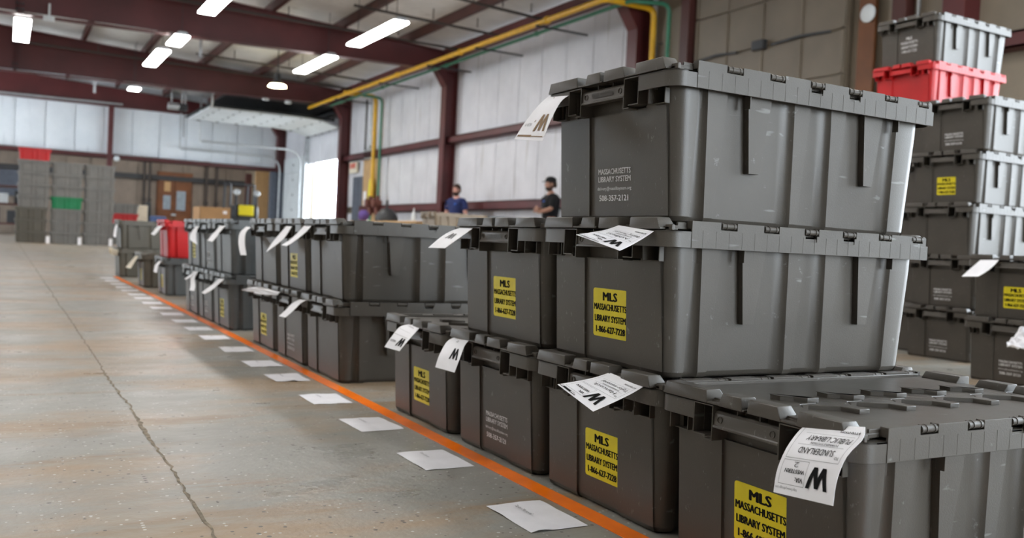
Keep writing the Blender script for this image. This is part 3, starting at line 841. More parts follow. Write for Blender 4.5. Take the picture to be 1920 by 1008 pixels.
# right-hand stacks
G4 = 'grey totes of the tall stack behind on the right'
pm = ['print', 'print', None, 'sticker', 'print']; ordn = ['bottom', 'second', 'third', 'fourth', 'top']
dxs = [0, .012, -.02, .0, -.015]; dys = [0, .0, .015, .01, -.03]
pl = ['lowest grey tote of the right rear stack, on the floor, faint white lettering', 'second grey tote from the floor in the right rear stack, white lettering',
      'middle grey tote of the right rear stack, no lettering', 'grey tote with small yellow sticker, second from top of the right rear stack',
      'uppermost tote of the right rear stack, just in front of the red one']
for k in range(5): crate(4.38+dxs[k], 2.945+dys[k], k, pl[k], mark=pm[k], group=G4, detail=1)
for k in range(5): crate(4.56, 3.395, k, ['lowest', 'second', 'third', 'fourth', 'fifth'][k]+' grey tote from the floor under the red tote at right', group='hidden totes under the red one', detail=0)
crate(4.56, 3.395, 5, 'red tote near the top right, second from top of the highest stack', 'red', detail=1)
crate(4.575, 3.39, 6, 'topmost grey tote at upper right, on the red one, white MLS lettering', mark='mls', detail=1)
crate(3.80, 2.175, 0, 'lower grey tote cut off by the right edge, white lettering, crumpled plastic on it', mark='print', group='pair cut off by the right edge', detail=1)
crate(3.82, 2.185, 1, 'upper grey tote cut off by the right edge, bright yellow sticker, blank tag', mark='sticker', group='pair cut off by the right edge', detail=1)
# tan and pale stacks in the middle distance
for k in range(3):
    crate(4.30, 9.55, k, ['lowest', 'middle', 'top'][k]+' tan tote of the stack below the man in navy', 'tan', group='tan totes in the middle distance', detail=1)
    crate(5.02, 9.60, k, ['lowest', 'middle', 'top'][k]+' pale grey tote right of the tan stack, below the capped man', 'gray2', group='pale totes in the middle distance', detail=1)
# distant stacks at left
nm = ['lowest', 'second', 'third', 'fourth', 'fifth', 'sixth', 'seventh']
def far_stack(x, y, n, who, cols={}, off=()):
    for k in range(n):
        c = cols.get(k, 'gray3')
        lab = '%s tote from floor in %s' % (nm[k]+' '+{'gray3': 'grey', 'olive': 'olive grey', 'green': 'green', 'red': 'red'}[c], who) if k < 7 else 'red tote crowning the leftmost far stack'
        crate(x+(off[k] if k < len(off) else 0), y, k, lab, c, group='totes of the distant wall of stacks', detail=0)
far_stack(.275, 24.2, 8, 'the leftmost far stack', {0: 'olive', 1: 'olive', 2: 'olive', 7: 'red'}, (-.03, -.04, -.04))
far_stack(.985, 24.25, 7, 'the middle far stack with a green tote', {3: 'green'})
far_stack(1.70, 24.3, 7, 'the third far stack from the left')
far_stack(2.58, 27.0, 4, 'the low far stack beside the big one', {2: 'red'})
# ================================================================ PAPER TAGS
def bez(pts, t):
    n = len(pts)-1; s = t*n; i = min(int(s), n-1); f = s-i
    p0 = pts[max(i-1, 0)]; p1 = pts[i]; p2 = pts[i+1]; p3 = pts[min(i+2, n)]
    return .5*((2*p1)+(p2-p0)*f+(2*p0-5*p1+4*p2-p3)*f*f+(3*p1-p0-3*p2+p3)*f**3)
def paper_tag(left, right, xs, label, art=None, mat='paper', ink='ink', wrinkle=0, group='paper tags on the totes', cat='tag', name='paper_tag'):
    """left / right: the two long edges of the sheet, listed from the tucked end to the loose end as seen in the photograph;
    xs: how far out (world X) each row hangs"""
    Lp = [at(a, b, 0, x) for (a, b), x in zip(left, xs)]; Rp = [at(a, b, 0, x) for (a, b), x in zip(right, xs)]
    def surf(u, v, off=0):         # u 0..1 left to right, v 0..1 loose end to tucked end
        a, b = bez(Lp, 1-v), bez(Rp, 1-v); p = a+(b-a)*u
        p2 = (bez(Lp, min(1, 1-v+.02))+(bez(Rp, min(1, 1-v+.02))-bez(Lp, min(1, 1-v+.02)))*u)-(bez(Lp, max(0, 1-v-.02))+(bez(Rp, max(0, 1-v-.02))-bez(Lp, max(0, 1-v-.02)))*u)
        nr = (b-a).cross(p2)
        nr = nr.normalized() if nr.length > 0 else Vector((-1, 0, 0))
        if nr.dot(EYE-p) < 0: nr = -nr
        w = wrinkle*noise.noise((u*5, v*7, wrinkle*100)) if wrinkle else 0
        return p+nr*(off+w)
    org = (Lp[0]+Rp[0])/2
    nu, nv = (6, 14) if not wrinkle else (12, 18); mb = MB()
    for side in (0, -.0004):
        for j in range(nv+1):
            for i in range(nu+1): mb.v.append(tuple(surf(i/nu, j/nv, side)-org))
    n1 = (nu+1)*(nv+1)
    for j in range(nv):
        for i in range(nu):
            a = j*(nu+1)+i; mb.f += [(a, a+1, a+nu+2, a+nu+1), (n1+a, n1+a+nu+1, n1+a+nu+2, n1+a+1)]
    rim = [i for i in range(nu+1)]+[j*(nu+1)+nu for j in range(1, nv+1)]+[nv*(nu+1)+i for i in range(nu-1, -1, -1)]+[j*(nu+1) for j in range(nv-1, 0, -1)]
    for a, b in zip(rim, rim[1:]+rim[:1]): mb.f.append((a, n1+a, n1+b, b))
    o = mb.obj(name, mat, smooth=60); o.location = org
    tag(o, label, cat, group)
    if art:
        for k, (t, mt) in enumerate(art):
            me = t.mesh('lettering', mt, lambda u, v, d=0: surf(u, v, .0008+d)-org); link('lettering', me, o)
    return o
def art_full(name1, name2, hand=True):
    t = TX(); F = True
    t.big_w(.12, .47, .66, .87, flip=F)
    g = TX()
    for (a, b, c, d2) in ((.50, .93, .62, .87),):
        g.rule(a, b, c, .004, flip=F).rule(a, b, d2, .004, flip=F).vrule(a, c, d2, .004, flip=F).vrule(b, c, d2, .004, flip=F)
    g.rule(.06, .93, .595, .004, flip=F).vrule(.06, .14, .595, .004, flip=F).vrule(.93, .14, .595, .004, flip=F).rule(.12, .85, .425, .003, flip=F).rule(.10, .85, .26, .003, flip=F)
    t.line('VIA:', .53, .66, .795, .045, .012, flip=F).line('WESTERN', .53, .86, .715, .045, .012, flip=F)
    g.line('http://www.pdimage.com', .60, .97, .90, .03, 0, flip=F)
    t.line(name1, .20, .78, .46, .075, 0, flip=F).line(name2, .10, .78, .295, .075, 0, flip=F, shear=.15)
    g.line('TO:', .09, .16, .53, .032, .01, flip=F).line('TOWN/INSTITUTION', .22, .66, .387, .028, .008, flip=F)
    t.line('ATTENTION:', .05, .36, .165, .038, .01, flip=F)
    if hand: g.line('2', .66, .74, .635, .060, -.01, flip=F)
    return [(t, 'ink'), (g, 'inkgray')]
# readable page: v measured from the tucked end after the flip (flip turns the page upside down)
def flipfix(art): return art
# SUNDERLAND tag on the nearest tote
paper_tag([(1513, 795), (1497, 808), (1474, 840), (1457, 880), (1450, 922)], [(1622, 800), (1618, 822), (1588, 855), (1569, 900), (1562, 948)],
          [.998, .978, .952, .938, .932], 'white SUNDERLAND PUBLIC LIBRARY tag hanging from the nearest tote', art_full('SUNDERLAND', 'PUBLIC LIBRARY'))
paper_tag([(1143, 698), (1115, 707), (1082, 714), (1045, 720)], [(1207, 724), (1183, 738), (1150, 754), (1112, 771)],
          [.990, .965, .935, .905], 'curled white Hancock tag sticking out from the bottom tote of the tall stack', art_full('Hancock', 'Taylor memorial', False)+[(TX().rect(.0, .45, .045, .062).rect(.1, .3, .05, .09), 'ink')])
paper_tag([(1160, 422), (1137, 430), (1110, 435), (1080, 439.5)], [(1226, 433), (1205, 447), (1182, 460), (1162, 469.5)],
          [.990, .965, .935, .905], 'flat white tag sticking out below the middle tote lid of the tall stack', art_full('Ashfield', 'Belding Memorial', False)+[(TX().rect(.0, .5, .045, .065), 'ink')])
paper_tag([(1032, 178), (1011, 196), (985, 228), (964, 260.5)], [(1071, 176), (1052, 190), (1034, 222), (1017, 264)],
          [.994, .970, .945, .925], 'dirty smeared paper tag hanging from the topmost tote of the tall stack',
          [(TX().big_w(.52, .92, .16, .42, turn=True), 'inkbrown'), (TX().rect(.06, .55, .07, .105).rect(.5, .95, .075, .09).rect(.40, .43, .30, .85), 'inkbrown'), (TX().line('VIA: WESTERN', .10, .36, .24, .05, 0, flip=False), 'inkgray')])
M['soot'] = plain('soot_smudge', (.22, .17, .13), .8, noise_amt=.5, scale=40)
paper_tag([(862, 427), (843, 434), (824, 446), (803, 464)], [(886, 428), (872, 438), (855, 450), (834, 465)],
          [.990, .972, .950, .925], 'white tag reaching left from the upper tote beside the tall stack', [(TX().big_w(.3, .7, .35, .6, turn=True), 'inkgray')])
paper_tag([(770, 607), (750, 612), (733, 632), (720.5, 650)], [(788, 613), (776, 626), (762, 642), (749, 658)],
          [.992, .965, .942, .930], 'white M tag curling over the single uncovered tote', [(TX().big_w(.55, .92, .16, .42, turn=True), 'ink'), (TX().line('WESTERN', .08, .42, .24, .06, .01).rule(.05, .9, .46, .006).rule(.1, .8, .62, .004).line('ATTENTION', .3, .7, .8, .04), 'inkgray')])
paper_tag([(852, 632), (838, 640), (824, 664), (816, 688)], [(881, 636), (871, 648), (862, 672), (852, 698)],
          [.992, .970, .945, .935], 'white M tag hanging left of the bottom tote beside the tall stack', [(TX().big_w(.52, .90, .28, .54, turn=True), 'ink'), (TX().line('SPRINGFIELD', .2, .7, .86, .07), 'inkbrown'), (TX().line('2', .45, .6, .72, .08, -.01), 'inkgray')])
def small_tag(l, r, x, label, **k):
    n = len(l); paper_tag(l, r, [x-.02*i for i in range(n)], label, **k)
small_tag([(537, 423), (524, 438), (510, 455), (499, 472)], [(547, 424), (536, 442), (524, 454), (501, 471)], .985, 'narrow twisted white tag over the far top tote of the second group')
small_tag([(570, 423), (556, 438), (542, 450), (528, 459)], [(584, 423), (571, 437), (552, 452), (537, 461)], .985, 'white tag slanting down over the yellow sticker in the second group')
small_tag([(462, 424), (450, 436), (447, 455), (451, 478)], [(470, 426), (461, 436), (459, 455), (462, 478)], .978, 'long white tag hanging straight at the far end of the second group')
small_tag([(562, 561), (548, 568), (536, 580), (523, 592)], [(578, 561), (564, 568), (550, 582), (535, 595)], .985, 'white tag dangling from the bottom middle tote of the second group')
small_tag([(453, 543), (470, 538), (490, 538), (524, 547)], [(453, 544), (470, 547), (490, 551), (520, 553)], .985, 'crumpled white paper lying between the two layers of the second group', wrinkle=.008)
small_tag([(412, 423), (404, 433), (396, 441), (389, 451)], [(423, 423), (413, 434), (406, 444), (398, 453)], .978, 'white tag on the near top tote of the third group')
small_tag([(367, 424), (358, 436), (356, 448), (363, 454)], [(373, 424), (368, 436), (368, 450), (370, 458)], .978, 'curled white tag on the far top tote of the third group')
small_tag([(411, 522), (398, 533), (387, 541), (378, 548)], [(420, 523), (408, 534), (396, 544), (383, 551)], .978, 'white tag pointing left from the bottom near tote of the third group')
small_tag([(363, 508), (357, 520), (357, 534), (355, 544)], [(371, 509), (365, 522), (366, 536), (364, 545)], .978, 'bent white tag on the bottom far tote of the third group')
small_tag([(365, 508), (358, 514), (352, 518), (346, 522)], [(367, 510), (360, 516), (354, 521), (348, 524)], .978, 'thin white tag strip beside the bent one in the third group')
small_tag([(297, 423), (291, 428), (288, 433), (283, 438)], [(305, 424), (299, 430), (295, 435), (289, 441)], 1.03, 'white tag on the red tote in the row')
small_tag([(298, 489), (291, 496), (289, 504), (288, 509)], [(303, 489), (297, 497), (295, 505), (294, 511)], 1.03, 'white tag on the grey tote below the red one')
small_tag([(254, 479), (247, 487), (241, 494), (235, 501)], [(260, 480), (253, 490), (248, 498), (245, 503)], 1.0, 'cream tag on the low single tote', mat='cream')
small_tag([(217, 421), (214, 430), (213, 438), (213, 443)], [(221, 422), (219, 432), (218, 440), (217, 445)], .982, 'white tag on the farthest top tote of the tape row')
small_tag([(222, 468), (214, 466), (208, 463), (204, 464)], [(219, 479), (213, 478), (208, 476), (205, 474)], .982, 'cream paper flap sticking out of the farthest bottom tote', mat='cream', wrinkle=.004)
small_tag([(1838, 487), (1830, 494), (1815, 507), (1803, 518)], [(1873, 487), (1862, 499), (1848, 510), (1834, 518)], 3.81, 'blank white tag hanging in front of the right-hand stacks')
small_tag([(1914, 612), (1902, 628), (1891, 640), (1887, 648)], [(1935, 612), (1932, 630), (1930, 645), (1928, 656)], 3.80, 'crumpled clear plastic sleeve on the lower right tote', wrinkle=.02, cat='sleeve', name='plastic_sleeve', group=None)
for k, (px, py) in enumerate(((89, 455), (148.5, 456), (207, 456))):
    p = at(px, py, 1, 24.15)
    tag(bx(p.x-.04, p.x+.04, 24.1, 24.11, .0, .17).obj('paper_card', 'paper'), ['white card on the floor by the leftmost far stack', 'white card on the floor between middle and third far stacks', 'white card on the floor right of the third far stack'][k], 'card')

# ---- cards on the floor along the tape
words = ['Taylor Memorial', 'Tilton Library', 'Sunderland', 'Springfield', 'Southampton', 'Shelburne', 'Shutesbury', 'Rowe', 'Richmond', 'Pelham', 'Otis', 'Orange', 'Northfield', 'New Salem', 'Monson', 'Monroe', 'Lenox', 'Leverett', 'Hinsdale', 'Heath']
ys = [1.435, 1.890, 2.305, 2.703, 3.137, 3.49, 3.93, 4.38, 4.78, 5.18, 5.60, 6.02, 6.41, 6.84, 7.21, 7.63, 8.03, 8.46, 8.94, 9.39]
places = ['nearest white card on the floor, beside the tall stack, reading Taylor Memorial', 'second white card on the floor from the front', 'third white card on the floor from the front', 'fourth white card from the front, beside the second group', 'fifth white card from the front, beside the second group']
random.seed(11)
for i, (w, y) in enumerate(zip(words, ys)):
    lab = places[i] if i < 5 else '%s white card from the front of the row beside the tape' % ['sixth', 'seventh', 'eighth', 'ninth', 'tenth', 'eleventh', 'twelfth', 'thirteenth', 'fourteenth', 'fifteenth', 'sixteenth', 'seventeenth', 'eighteenth', 'nineteenth', 'farthest'][i-5]
    nx, ny = 8, 8; mb = MB(); hw, hh = .0595, .0855
    rr = random.uniform(-.04, .04)
    def zz(a, b): return .0012+(.0028*max(0, noise.noise((a*2.3, b*2.3, i*3.1)))+(.004 if (a > .99 or b < .01) else 0)*max(0, noise.noise((a*3, b*3, i)))) if i < 8 else .0012
    for a in range(nx+1):
        for b in range(ny+1): mb.v.append((-hw+2*hw*a/nx, -hh+2*hh*b/ny, zz(a/nx, b/ny)))
    mb.f = [(a*(ny+1)+b, (a+1)*(ny+1)+b, (a+1)*(ny+1)+b+1, a*(ny+1)+b+1) for a in range(nx) for b in range(ny)]
    o = mb.obj('floor_card', 'floorpaper'); o.location = (.8795+(.0 if i else .0), y, 0); o.rotation_euler.z = rr
    tag(o, lab, 'card', 'white cards along the orange tape')
    if i < 9:
        t = TX().line(w, 0, 1, 0, 1, -.004)
        wd = .062 if i == 0 else .05
        me = t.mesh('lettering', 'inkgray' if i else 'ink', lambda u, v, d=0: (-.012+v*.0085, .062-u*wd, (.0045 if i < 8 else .0016)+d)); link('lettering', me, o)

# ================================================================ LIGHTS, PIPES, BUILDING SERVICES
def fluo(x, y0, y1, z, label, group='long fluorescent lights'):
    e = empty('ceiling_light', (x, (y0+y1)/2, z), label, 'ceiling light', group); h = (y1-y0)/2
    mb = MB(); mb.prism([(-.15, .02), (.15, .02), (.07, .09), (-.07, .09)], 1, -h, h); mb.obj('housing', 'galv', e, .004)
    mb = MB(); mb.box(-.145, .145, -h+.02, h-.02, -.015, .018); mb.obj('diffuser', 'fluo', e, .004)
    for s in (-h*.8, h*.8):
        mb = MB(); mb.tube([(0, s, .09), (0, s, roofz(x)+.15-z)], .006, 5); mb.obj('hanger', 'dark', e)
fluo(6.14, 15.45, 18.05, 4.4, 'largest fluorescent light, just left of the yellow pipe')
fluo(6.14, 19.45, 21.95, 4.4, 'fluorescent light below the large one, near the yellow round lamp')
fluo(3.10, 14.9, 17.3, 4.4, 'fluorescent light cut off by the top edge')
fluo(2.99, 21.5, 23.8, 4.4, 'lower of the two fluorescent lights close together at upper left')
fluo(3.07, 19.6, 20.75, 4.4, 'upper of the two fluorescent lights close together at upper left')
fluo(.23, 20.3, 22.75, 4.4, 'leftmost fluorescent light, seen end on')
fluo(3.08, 27.2, 27.7, 4.30, 'small distant light below the second beam')
for (x, y) in ((1.0, 37.5), (5.0, 37.5), (8.0, 37.5), (-3.0, 2.0), (-3.0, 9.0), (-6.0, 5.0), (3.1, 8.5), (0.2, 9.5), (0.2, 2.5), (-3.0, 16), (-3, 23), (3.1, 3.0), (6.1, 3.0)):  # unseen fixtures, added only to supply fill light
    fluo(x, y, y+2.5, 4.5, 'added fluorescent fill light outside the picture', 'added fill lights outside the picture')
e = empty('high_bay_lamp', tuple(at(520, 160, 1, 24.3)), 'round yellowish high bay lamp under the second beam', 'ceiling light')
mb = MB(); mb.cyl((0, 0, -.04), (0, 0, .02), .24, 16, .20); mb.obj('lens', 'sodium', e)
mb = MB(); mb.cyl((0, 0, .02), (0, 0, .14), .20, 16, .10); mb.cyl((0, 0, .14), (0, 0, .30), .07, 10); mb.cyl((0, 0, .3), (0, 0, roofz(6.2)+.18-e.location.z), .015, 6); mb.obj('housing', 'dark', e)

def pipe(name, pts, r, mat, label, couplers=()):
    mb = MB(); mb.tube(pts, r, 10)
    p0 = Vector(pts[0]); mb.v = [tuple(Vector(v)-p0) for v in mb.v]
    o = mb.obj(name, mat); o.location = p0; tag(o, label, 'pipe')
    for c in couplers:
        mc = MB(); a = Vector(c)-p0; mc.cyl(a-Vector((0, .04, 0)), a+Vector((0, .04, 0)), r*1.4, 10); mc.obj('coupling', mat, o)
    return o
def bendpts(a, b, c, r=.15):
    a, b, c = Vector(a), Vector(b), Vector(c); u = (a-b).normalized()*r; v = (c-b).normalized()*r
    return [tuple(b+u), tuple(b+u*.4+v*.1), tuple(b+u*.1+v*.4), tuple(b+v)]
yz = 4.5
pts = [(8.3, 28.4, yz)] + bendpts((8.3, 20, yz), (8.3, 12.2, yz), (9.2, 12.2, yz)) + bendpts((8.9, 12.2, yz), (9.28, 12.2, yz), (9.28, 12.2, 2)) + [(9.28, 12.2, .4)]
pipe('gas_pipe', pts, .05, 'yellowpipe', 'long yellow pipe under the roof turning down beside the near column', [(8.3, y, yz) for y in (14, 17.5, 21, 24.5)])
pts = [(8.68, 27.4, yz)] + bendpts((8.68, 20, yz), (8.68, 12.0, yz), (9.2, 12.0, yz)) + bendpts((8.9, 11.85, yz), (9.32, 11.85, yz), (9.32, 11.85, 2)) + [(9.32, 11.85, .4)]
pipe('air_pipe', pts, .035, 'greenpipe', 'long green pipe beside the yellow one turning down near the beige door', [(8.68, y, yz) for y in (15, 19, 23)])
pipe('gas_pipe', [(8.3, 25.0, 4.56), (9.0, 25.0, 4.56)]+bendpts((9, 25.0, 4.56), (9.25, 25.0, 4.56), (9.25, 25.0, 2))+[(9.25, 25.0, 1.7)], .06, 'yellowpipe', 'yellow pipe drop beside the plywood board')
pipe('air_pipe', [(8.68, 24.5, 4.46)]+bendpts((8.7, 24.5, 4.46), (9.25, 24.5, 4.46), (9.25, 24.5, 2))+[(9.25, 24.5, 1.7)], .035, 'greenpipe', 'green pipe drop right of the yellow one')
pipe('conduit_pipe', [(9.3, 11.98, 3.9), (9.3, 12.1, 3.9), (9.3, 12.1, .4)], .018, 'pipe', 'thin dark pipe between the yellow and green drops at the near column')
pipe('conduit_pipe', [(9.35, 26.0, 4.6), (9.35, 26.0, 2.9)], .03, 'pipe', 'dark conduit running down to the plywood board')
pipe('conduit_pipe', [(9.35, 25.6, 4.6), (9.35, 25.6, 2.9)], .03, 'galv', 'light conduit running down to the plywood board')
# dark rail that the pipes hang from
for yy in (14.2, 16.6, 19, 22, 25.5):
    mb = MB(); mb.box(8.2, 9.3, yy-.02, yy+.02, 4.41, 4.44); tag(mb.obj('pipe_bracket', 'dark'), 'dark cross bracket under the pipes, %s' % {14.2: 'nearest of five', 16.6: 'second of five', 19: 'middle of five', 22: 'fourth of five', 25.5: 'farthest of five'}[yy], 'bracket', 'brackets carrying the pipes')
for i, (x0, x1, y, z) in enumerate(((1.0, 9.3, 19.4, 4.98), (5.9, 9.3, 17.4, 4.95), (7.2, 9.3, 15.6, 4.95), (.3, 9.3, 26.9, 5.0), (4.2, 9.0, 24.6, 4.9), (7.1, 9.3, 22.0, 4.95))):
    o = pipe('sprinkler_pipe', [(x0, y, z+.1), (x1, y, z)], .028, 'pipe', ['thin dark sprinkler pipe in front of the nearer roof beam', 'short sprinkler pipe above the largest light', 'sprinkler pipe nearest the camera at the top edge', 'sprinkler pipe in front of the farther roof beam', 'sprinkler pipe above the round lamp', 'sprinkler pipe between beams near the wall'][i])
    mb = MB()
    for k in range(3):
        xx = (x1-x0)*(.2+.3*k); mb.cyl((xx, 0, -.0), (xx, 0, .22), .012, 6)
    mb.obj('sprinkler_head', 'pipe', o)
# door operator hanging by the end wall
p = at(333, 200, 1, 29.5)
e = empty('door_operator', tuple(p), 'dark motor unit hanging on rods from the far beam', 'motor')
mb = MB(); mb.cyl((-.28, 0, 0), (.05, 0, 0), .11, 12); mb.obj('motor', 'galv', e, .004)
mb = MB(); mb.box(.02, .28, -.1, .1, -.11, .1); mb.obj('gearbox', 'dark', e, .01)
for x in (-.18, .12, .22):
    mb = MB(); mb.box(x-.02, x+.02, -.01, .01, .05, 1.3); mb.obj('hanger', 'galv', e)
mb = MB(); mb.cyl((.2, 0, -.1), (.2, 0, -.9), .012, 6); mb.obj('chain', 'dark', e)
# white drop rods and small ceiling items
for i, (px, y0, y1, yy) in enumerate(((377, 65, 108, 22.0), (178, 151, 174, 28.0))):
    a, b = at(px, y0, 1, yy), at(px+1, y1, 1, yy)
    mb = MB(); mb.box(-.03, .03, -.02, .02, b.z-a.z, 0); o = mb.obj('hanging_rod', 'galv'); o.location = a
    tag(o, ['pale rod hanging by the upper left lights', 'short pale rod under the far beam at left'][i], 'rod')
for i, (px, py, yy) in enumerate(((92, 36, 19.9), (498, 185, 28.0), (540, 192, 28.0))):
    a = at(px, py, 1, yy); mb = MB(); mb.cyl((0, 0, -.04), (0, 0, .05), .1, 10); mb.cyl((0, 0, .05), (0, 0, .3), .02, 6)
    o = mb.obj('small_fixture', 'doorwhite'); o.location = a
    tag(o, ['small white fixture under the near beam at left', 'left of two pale fixtures above the open door panel', 'right of two pale fixtures above the open door panel'][i], 'fixture')
a = at(219, 297, 1, 35.32); mb = MB(); mb.ball((0, 0, 0), .10, .08, .10); o = mb.obj('alarm_bell', 'doorwhite'); o.location = a; tag(o, 'round white bell on the red header of the end wall', 'bell')

# ---- things along the right wall
e = empty('exit_sign', (XR-.10, 27.08, 2.64), 'small lit exit sign above the grey door', 'sign')
bx(-.03, .03, -.34, .34, -.17, .17).obj('sign_box', 'cream', e, .01)
t = TX().line('EXIT', 0, 1, 0, 1, .04); link('lettering', t.mesh('lettering', 'inkred', lambda u, v, d=0: (-.033-d*20, .26-u*.52, -.02+v*.15)), e)
d = struct(bx(XR-.05, XR+.05, 26.15, 27.25, 0, 2.36).obj('door_5', 'graydoor', bevel=.01))
bx(XR-.07, XR-.05, 26.24, 26.68, .03, 2.26).obj('door_leaf', 'graydoor', d, .006); bx(XR-.07, XR-.05, 26.71, 27.16, .03, 2.26).obj('door_leaf', 'graydoor', d, .006)
e = empty('plywood_board', (XR-.06, 25.65, 0), 'tan plywood board on the wall with papers pinned on', 'board')
bx(-.03, .02, -.58, .58, .75, 2.82).obj('board', 'ply', e, .004)
random.seed(4)
for k, (y, z, w, h) in enumerate(((.36, 1.75, .22, .26), (.30, 1.48, .24, .26), (.10, 1.52, .22, .28), (.32, 1.22, .22, .24), (.08, 1.22, .24, .26), (.33, .98, .2, .2), (-.02, .98, .2, .24))):
    bx(-.04, -.032, y-w/2, y+w/2, z-h/2, z+h/2).obj('pinned_paper', 'paper', e)
mb = MB()
for k in range(5): mb.box(-.12, -.02, -.42+.0*k, -.42+.001, 0, .001)
for i in range(3): bx(-.16, -.03, .05-.24*i, .22-.24*i, 2.82, 3.1+.1*(i == 1)).obj('switch_box', 'galv', e, .01)
# yellow rain jacket on a hook
mb = MB(); loops = []
for z, w, dd in ((0, .14, .05), (.12, .18, .07), (.35, .17, .07), (.55, .15, .06), (.68, .10, .05), (.74, .05, .03)):
    loops.append([(-dd*math.cos(2*PI*i/10)*1.0, w*math.sin(2*PI*i/10)+.02*math.sin(9*z+i), z) for i in range(10)])
M['hiviz'] = plain('high_visibility_yellow', (.80, .78, .02), .8)
o = mb.loft(loops).obj('safety_vest', 'hiviz'); o.location = (XR-.18, 25.25, 1.5); tag(o, 'yellow high visibility vest hung at the plywood board', 'vest')
# valves at the foot of the pipes
for i, y in enumerate((25.0, 24.45)):
    e = empty('pipe_valve', (9.22, y, 1.5), ['rusty valve at the foot of the yellow pipe drop', 'rusty valve at the foot of the green pipe drop'][i], 'valve')
    mb = MB(); mb.cyl((0, 0, -.35), (0, 0, .2), .07, 10); mb.cyl((0, -.14, 0), (0, .14, 0), .10, 10); mb.obj('body', 'rust', e)
    mb = MB(); mb.cyl((-.14, 0, 0), (-.10, 0, 0), .13, 12); mb.obj('hand_wheel', 'rust', e)
    mb = MB(); mb.cyl((0, 0, -1.5), (0, 0, -.35), .04, 8); mb.obj('riser', 'greenpipe', e)
# work table
e = empty('work_table', (7.75, 19.0, 0), 'long brown wooden work table near the right wall', 'table')
bx(-.5, .45, -2.0, 2.0, .84, .89).obj('table_top', 'ply', e, .006)
for x in (-.42, .37):
    for y in (-1.9, 1.9): bx(x-.04, x+.04, y-.04, y+.04, 0, .84).obj('leg', 'wood', e, .004)
p = at(735, 410, 2, .89)
mb = MB(); loops = []
for z, r in ((0, .045), (.12, .05), (.17, .03), (.22, .014), (.27, .014)):
    loops.append([(r*math.cos(2*PI*i/12), r*math.sin(2*PI*i/12), z) for i in range(12)])
o = mb.loft(loops).obj('spray_bottle', 'doorwhite'); o.location = (7.45, 17.6, .89); tag(o, 'white bottle standing on the near end of the work table', 'bottle')
p = at(701, 412, 0, 7.6)
mb = MB(); loops = []
for z, r in ((0, .26), (.08, .27), (.20, .22), (.30, .12), (.32, .03), (.5, .02)):
    loops.append([(r*math.cos(2*PI*i/14), r*math.sin(2*PI*i/14), z) for i in range(14)])
o = mb.loft(loops).obj('domed_bin', 'dark'); o.location = (7.75, 19.9, .89); tag(o, 'dark grey domed container on the work table', 'container')
mb = MB(); mb.ball((0, 0, .14), .13, .16, .14); mb.ball((0, .12, .10), .09, .09, .10); M['purple'] = plain('purple_cloth', (.12, .07, .26), .9)
o = mb.obj('purple_bag', 'purple'); o.location = (7.5, 20.75, .89); tag(o, 'dark purple bag lying at the far end of the table', 'bag')
# cardboard box
p0, p1 = at(375, 390, 1, 20), at(433, 390, 1, 20)
e = empty('cardboard_box', ((p0.x+p1.x)/2, 20.4, 0), 'tall open brown cardboard box standing behind the row', 'box'); hw = (p1.x-p0.x)/2
for a in ((-hw, hw, -.4, -.39), (-hw, hw, .39, .4), (-hw, -hw+.01, -.4, .4), (hw-.01, hw, -.4, .4)): bx(*a, 0.0, .99).obj('side_panel', 'card', e)
bx(-hw, hw, -.4, .4, .0, .012).obj('bottom_panel', 'card', e)
bx(hw-.16, hw-.08, -.405, -.40, .86, .92).obj('label_paper', 'paper', e)
# forklift in the doorway
e = empty('forklift', (6.85, 30.3, 0), 'dark forklift with yellow battery cover and two round lamps', 'forklift')
bx(-.42, .42, -.3, 1.4, .22, 1.0).obj('chassis', 'dark', e, .05)
bx(-.24, .24, -.34, -.28, 1.02, 1.36).obj('battery_cover', M['yellow'], e, .02); bx(-.30, .42, -.28, .6, .9, 1.36).obj('counterweight', 'dark', e, .06)
for s in (-1, 1):
    mb = MB(); mb.box(s*.32-.04, s*.32+.04, -.3, -.22, .9, 1.72); mb.obj('mast_rail', 'dark', e, .006)
    mb = MB(); mb.cyl((s*.32, -.36, 1.76), (s*.32, -.24, 1.76), .10, 12); mb.obj('head_lamp', 'galv', e, .01)
    for y in (0, 1.1):
        mb = MB(); mb.cyl((s*.36, y, .25), (s*.50, y, .25), .25, 16); mb.obj('wheel', 'black', e, .02)
mb = MB(); mb.tube([(-.38, .3, 1.3), (-.38, .3, 2.05), (-.38, 1.2, 2.1), (-.38, 1.3, 1.0)], .035, 6); mb.tube([(.38, .3, 1.3), (.38, .3, 2.05), (.38, 1.2, 2.1), (.38, 1.3, 1.0)], .035, 6); mb.cyl((-.38, .3, 2.05), (.38, .3, 2.05), .03, 6); mb.obj('overhead_guard', 'dark', e)
# plywood sheet leaning in the far room, posts, dark cart
p0, p1 = at(480, 318, 1, 38), at(510, 320, 1, 38)
tag(bx(p0.x, p1.x, 38, 38.05, 0, p0.z).obj('plywood_sheet', 'ply', bevel=.004), 'tall tan sheet standing in the far room beside the grey frame', 'board')
tag(bx(p0.x-.35, p0.x-.1, 38.2, 38.3, 0, 2.9).obj('tall_panel', 'steeldark', bevel=.004), 'dark brown upright panel left of the tan sheet', 'panel')
for i, px in enumerate((271, 281, 388, 407)):
    a = at(px, 330, 1, 42.0)
    mb = MB(); mb.cyl((0, 0, 0), (0, 0, 4.3), .06, 8); mb.box(-.08, .08, -.08, .08, 1.6, 1.75); o = mb.obj('wall_pipe', 'pipe'); o.location = (a.x, 42.0, 0)
    tag(o, ['leftmost dark standpipe left of the brown door', 'thicker dark standpipe beside the brown door', 'standpipe just right of the brown door', 'farthest right standpipe in the far room'][i], 'pipe')
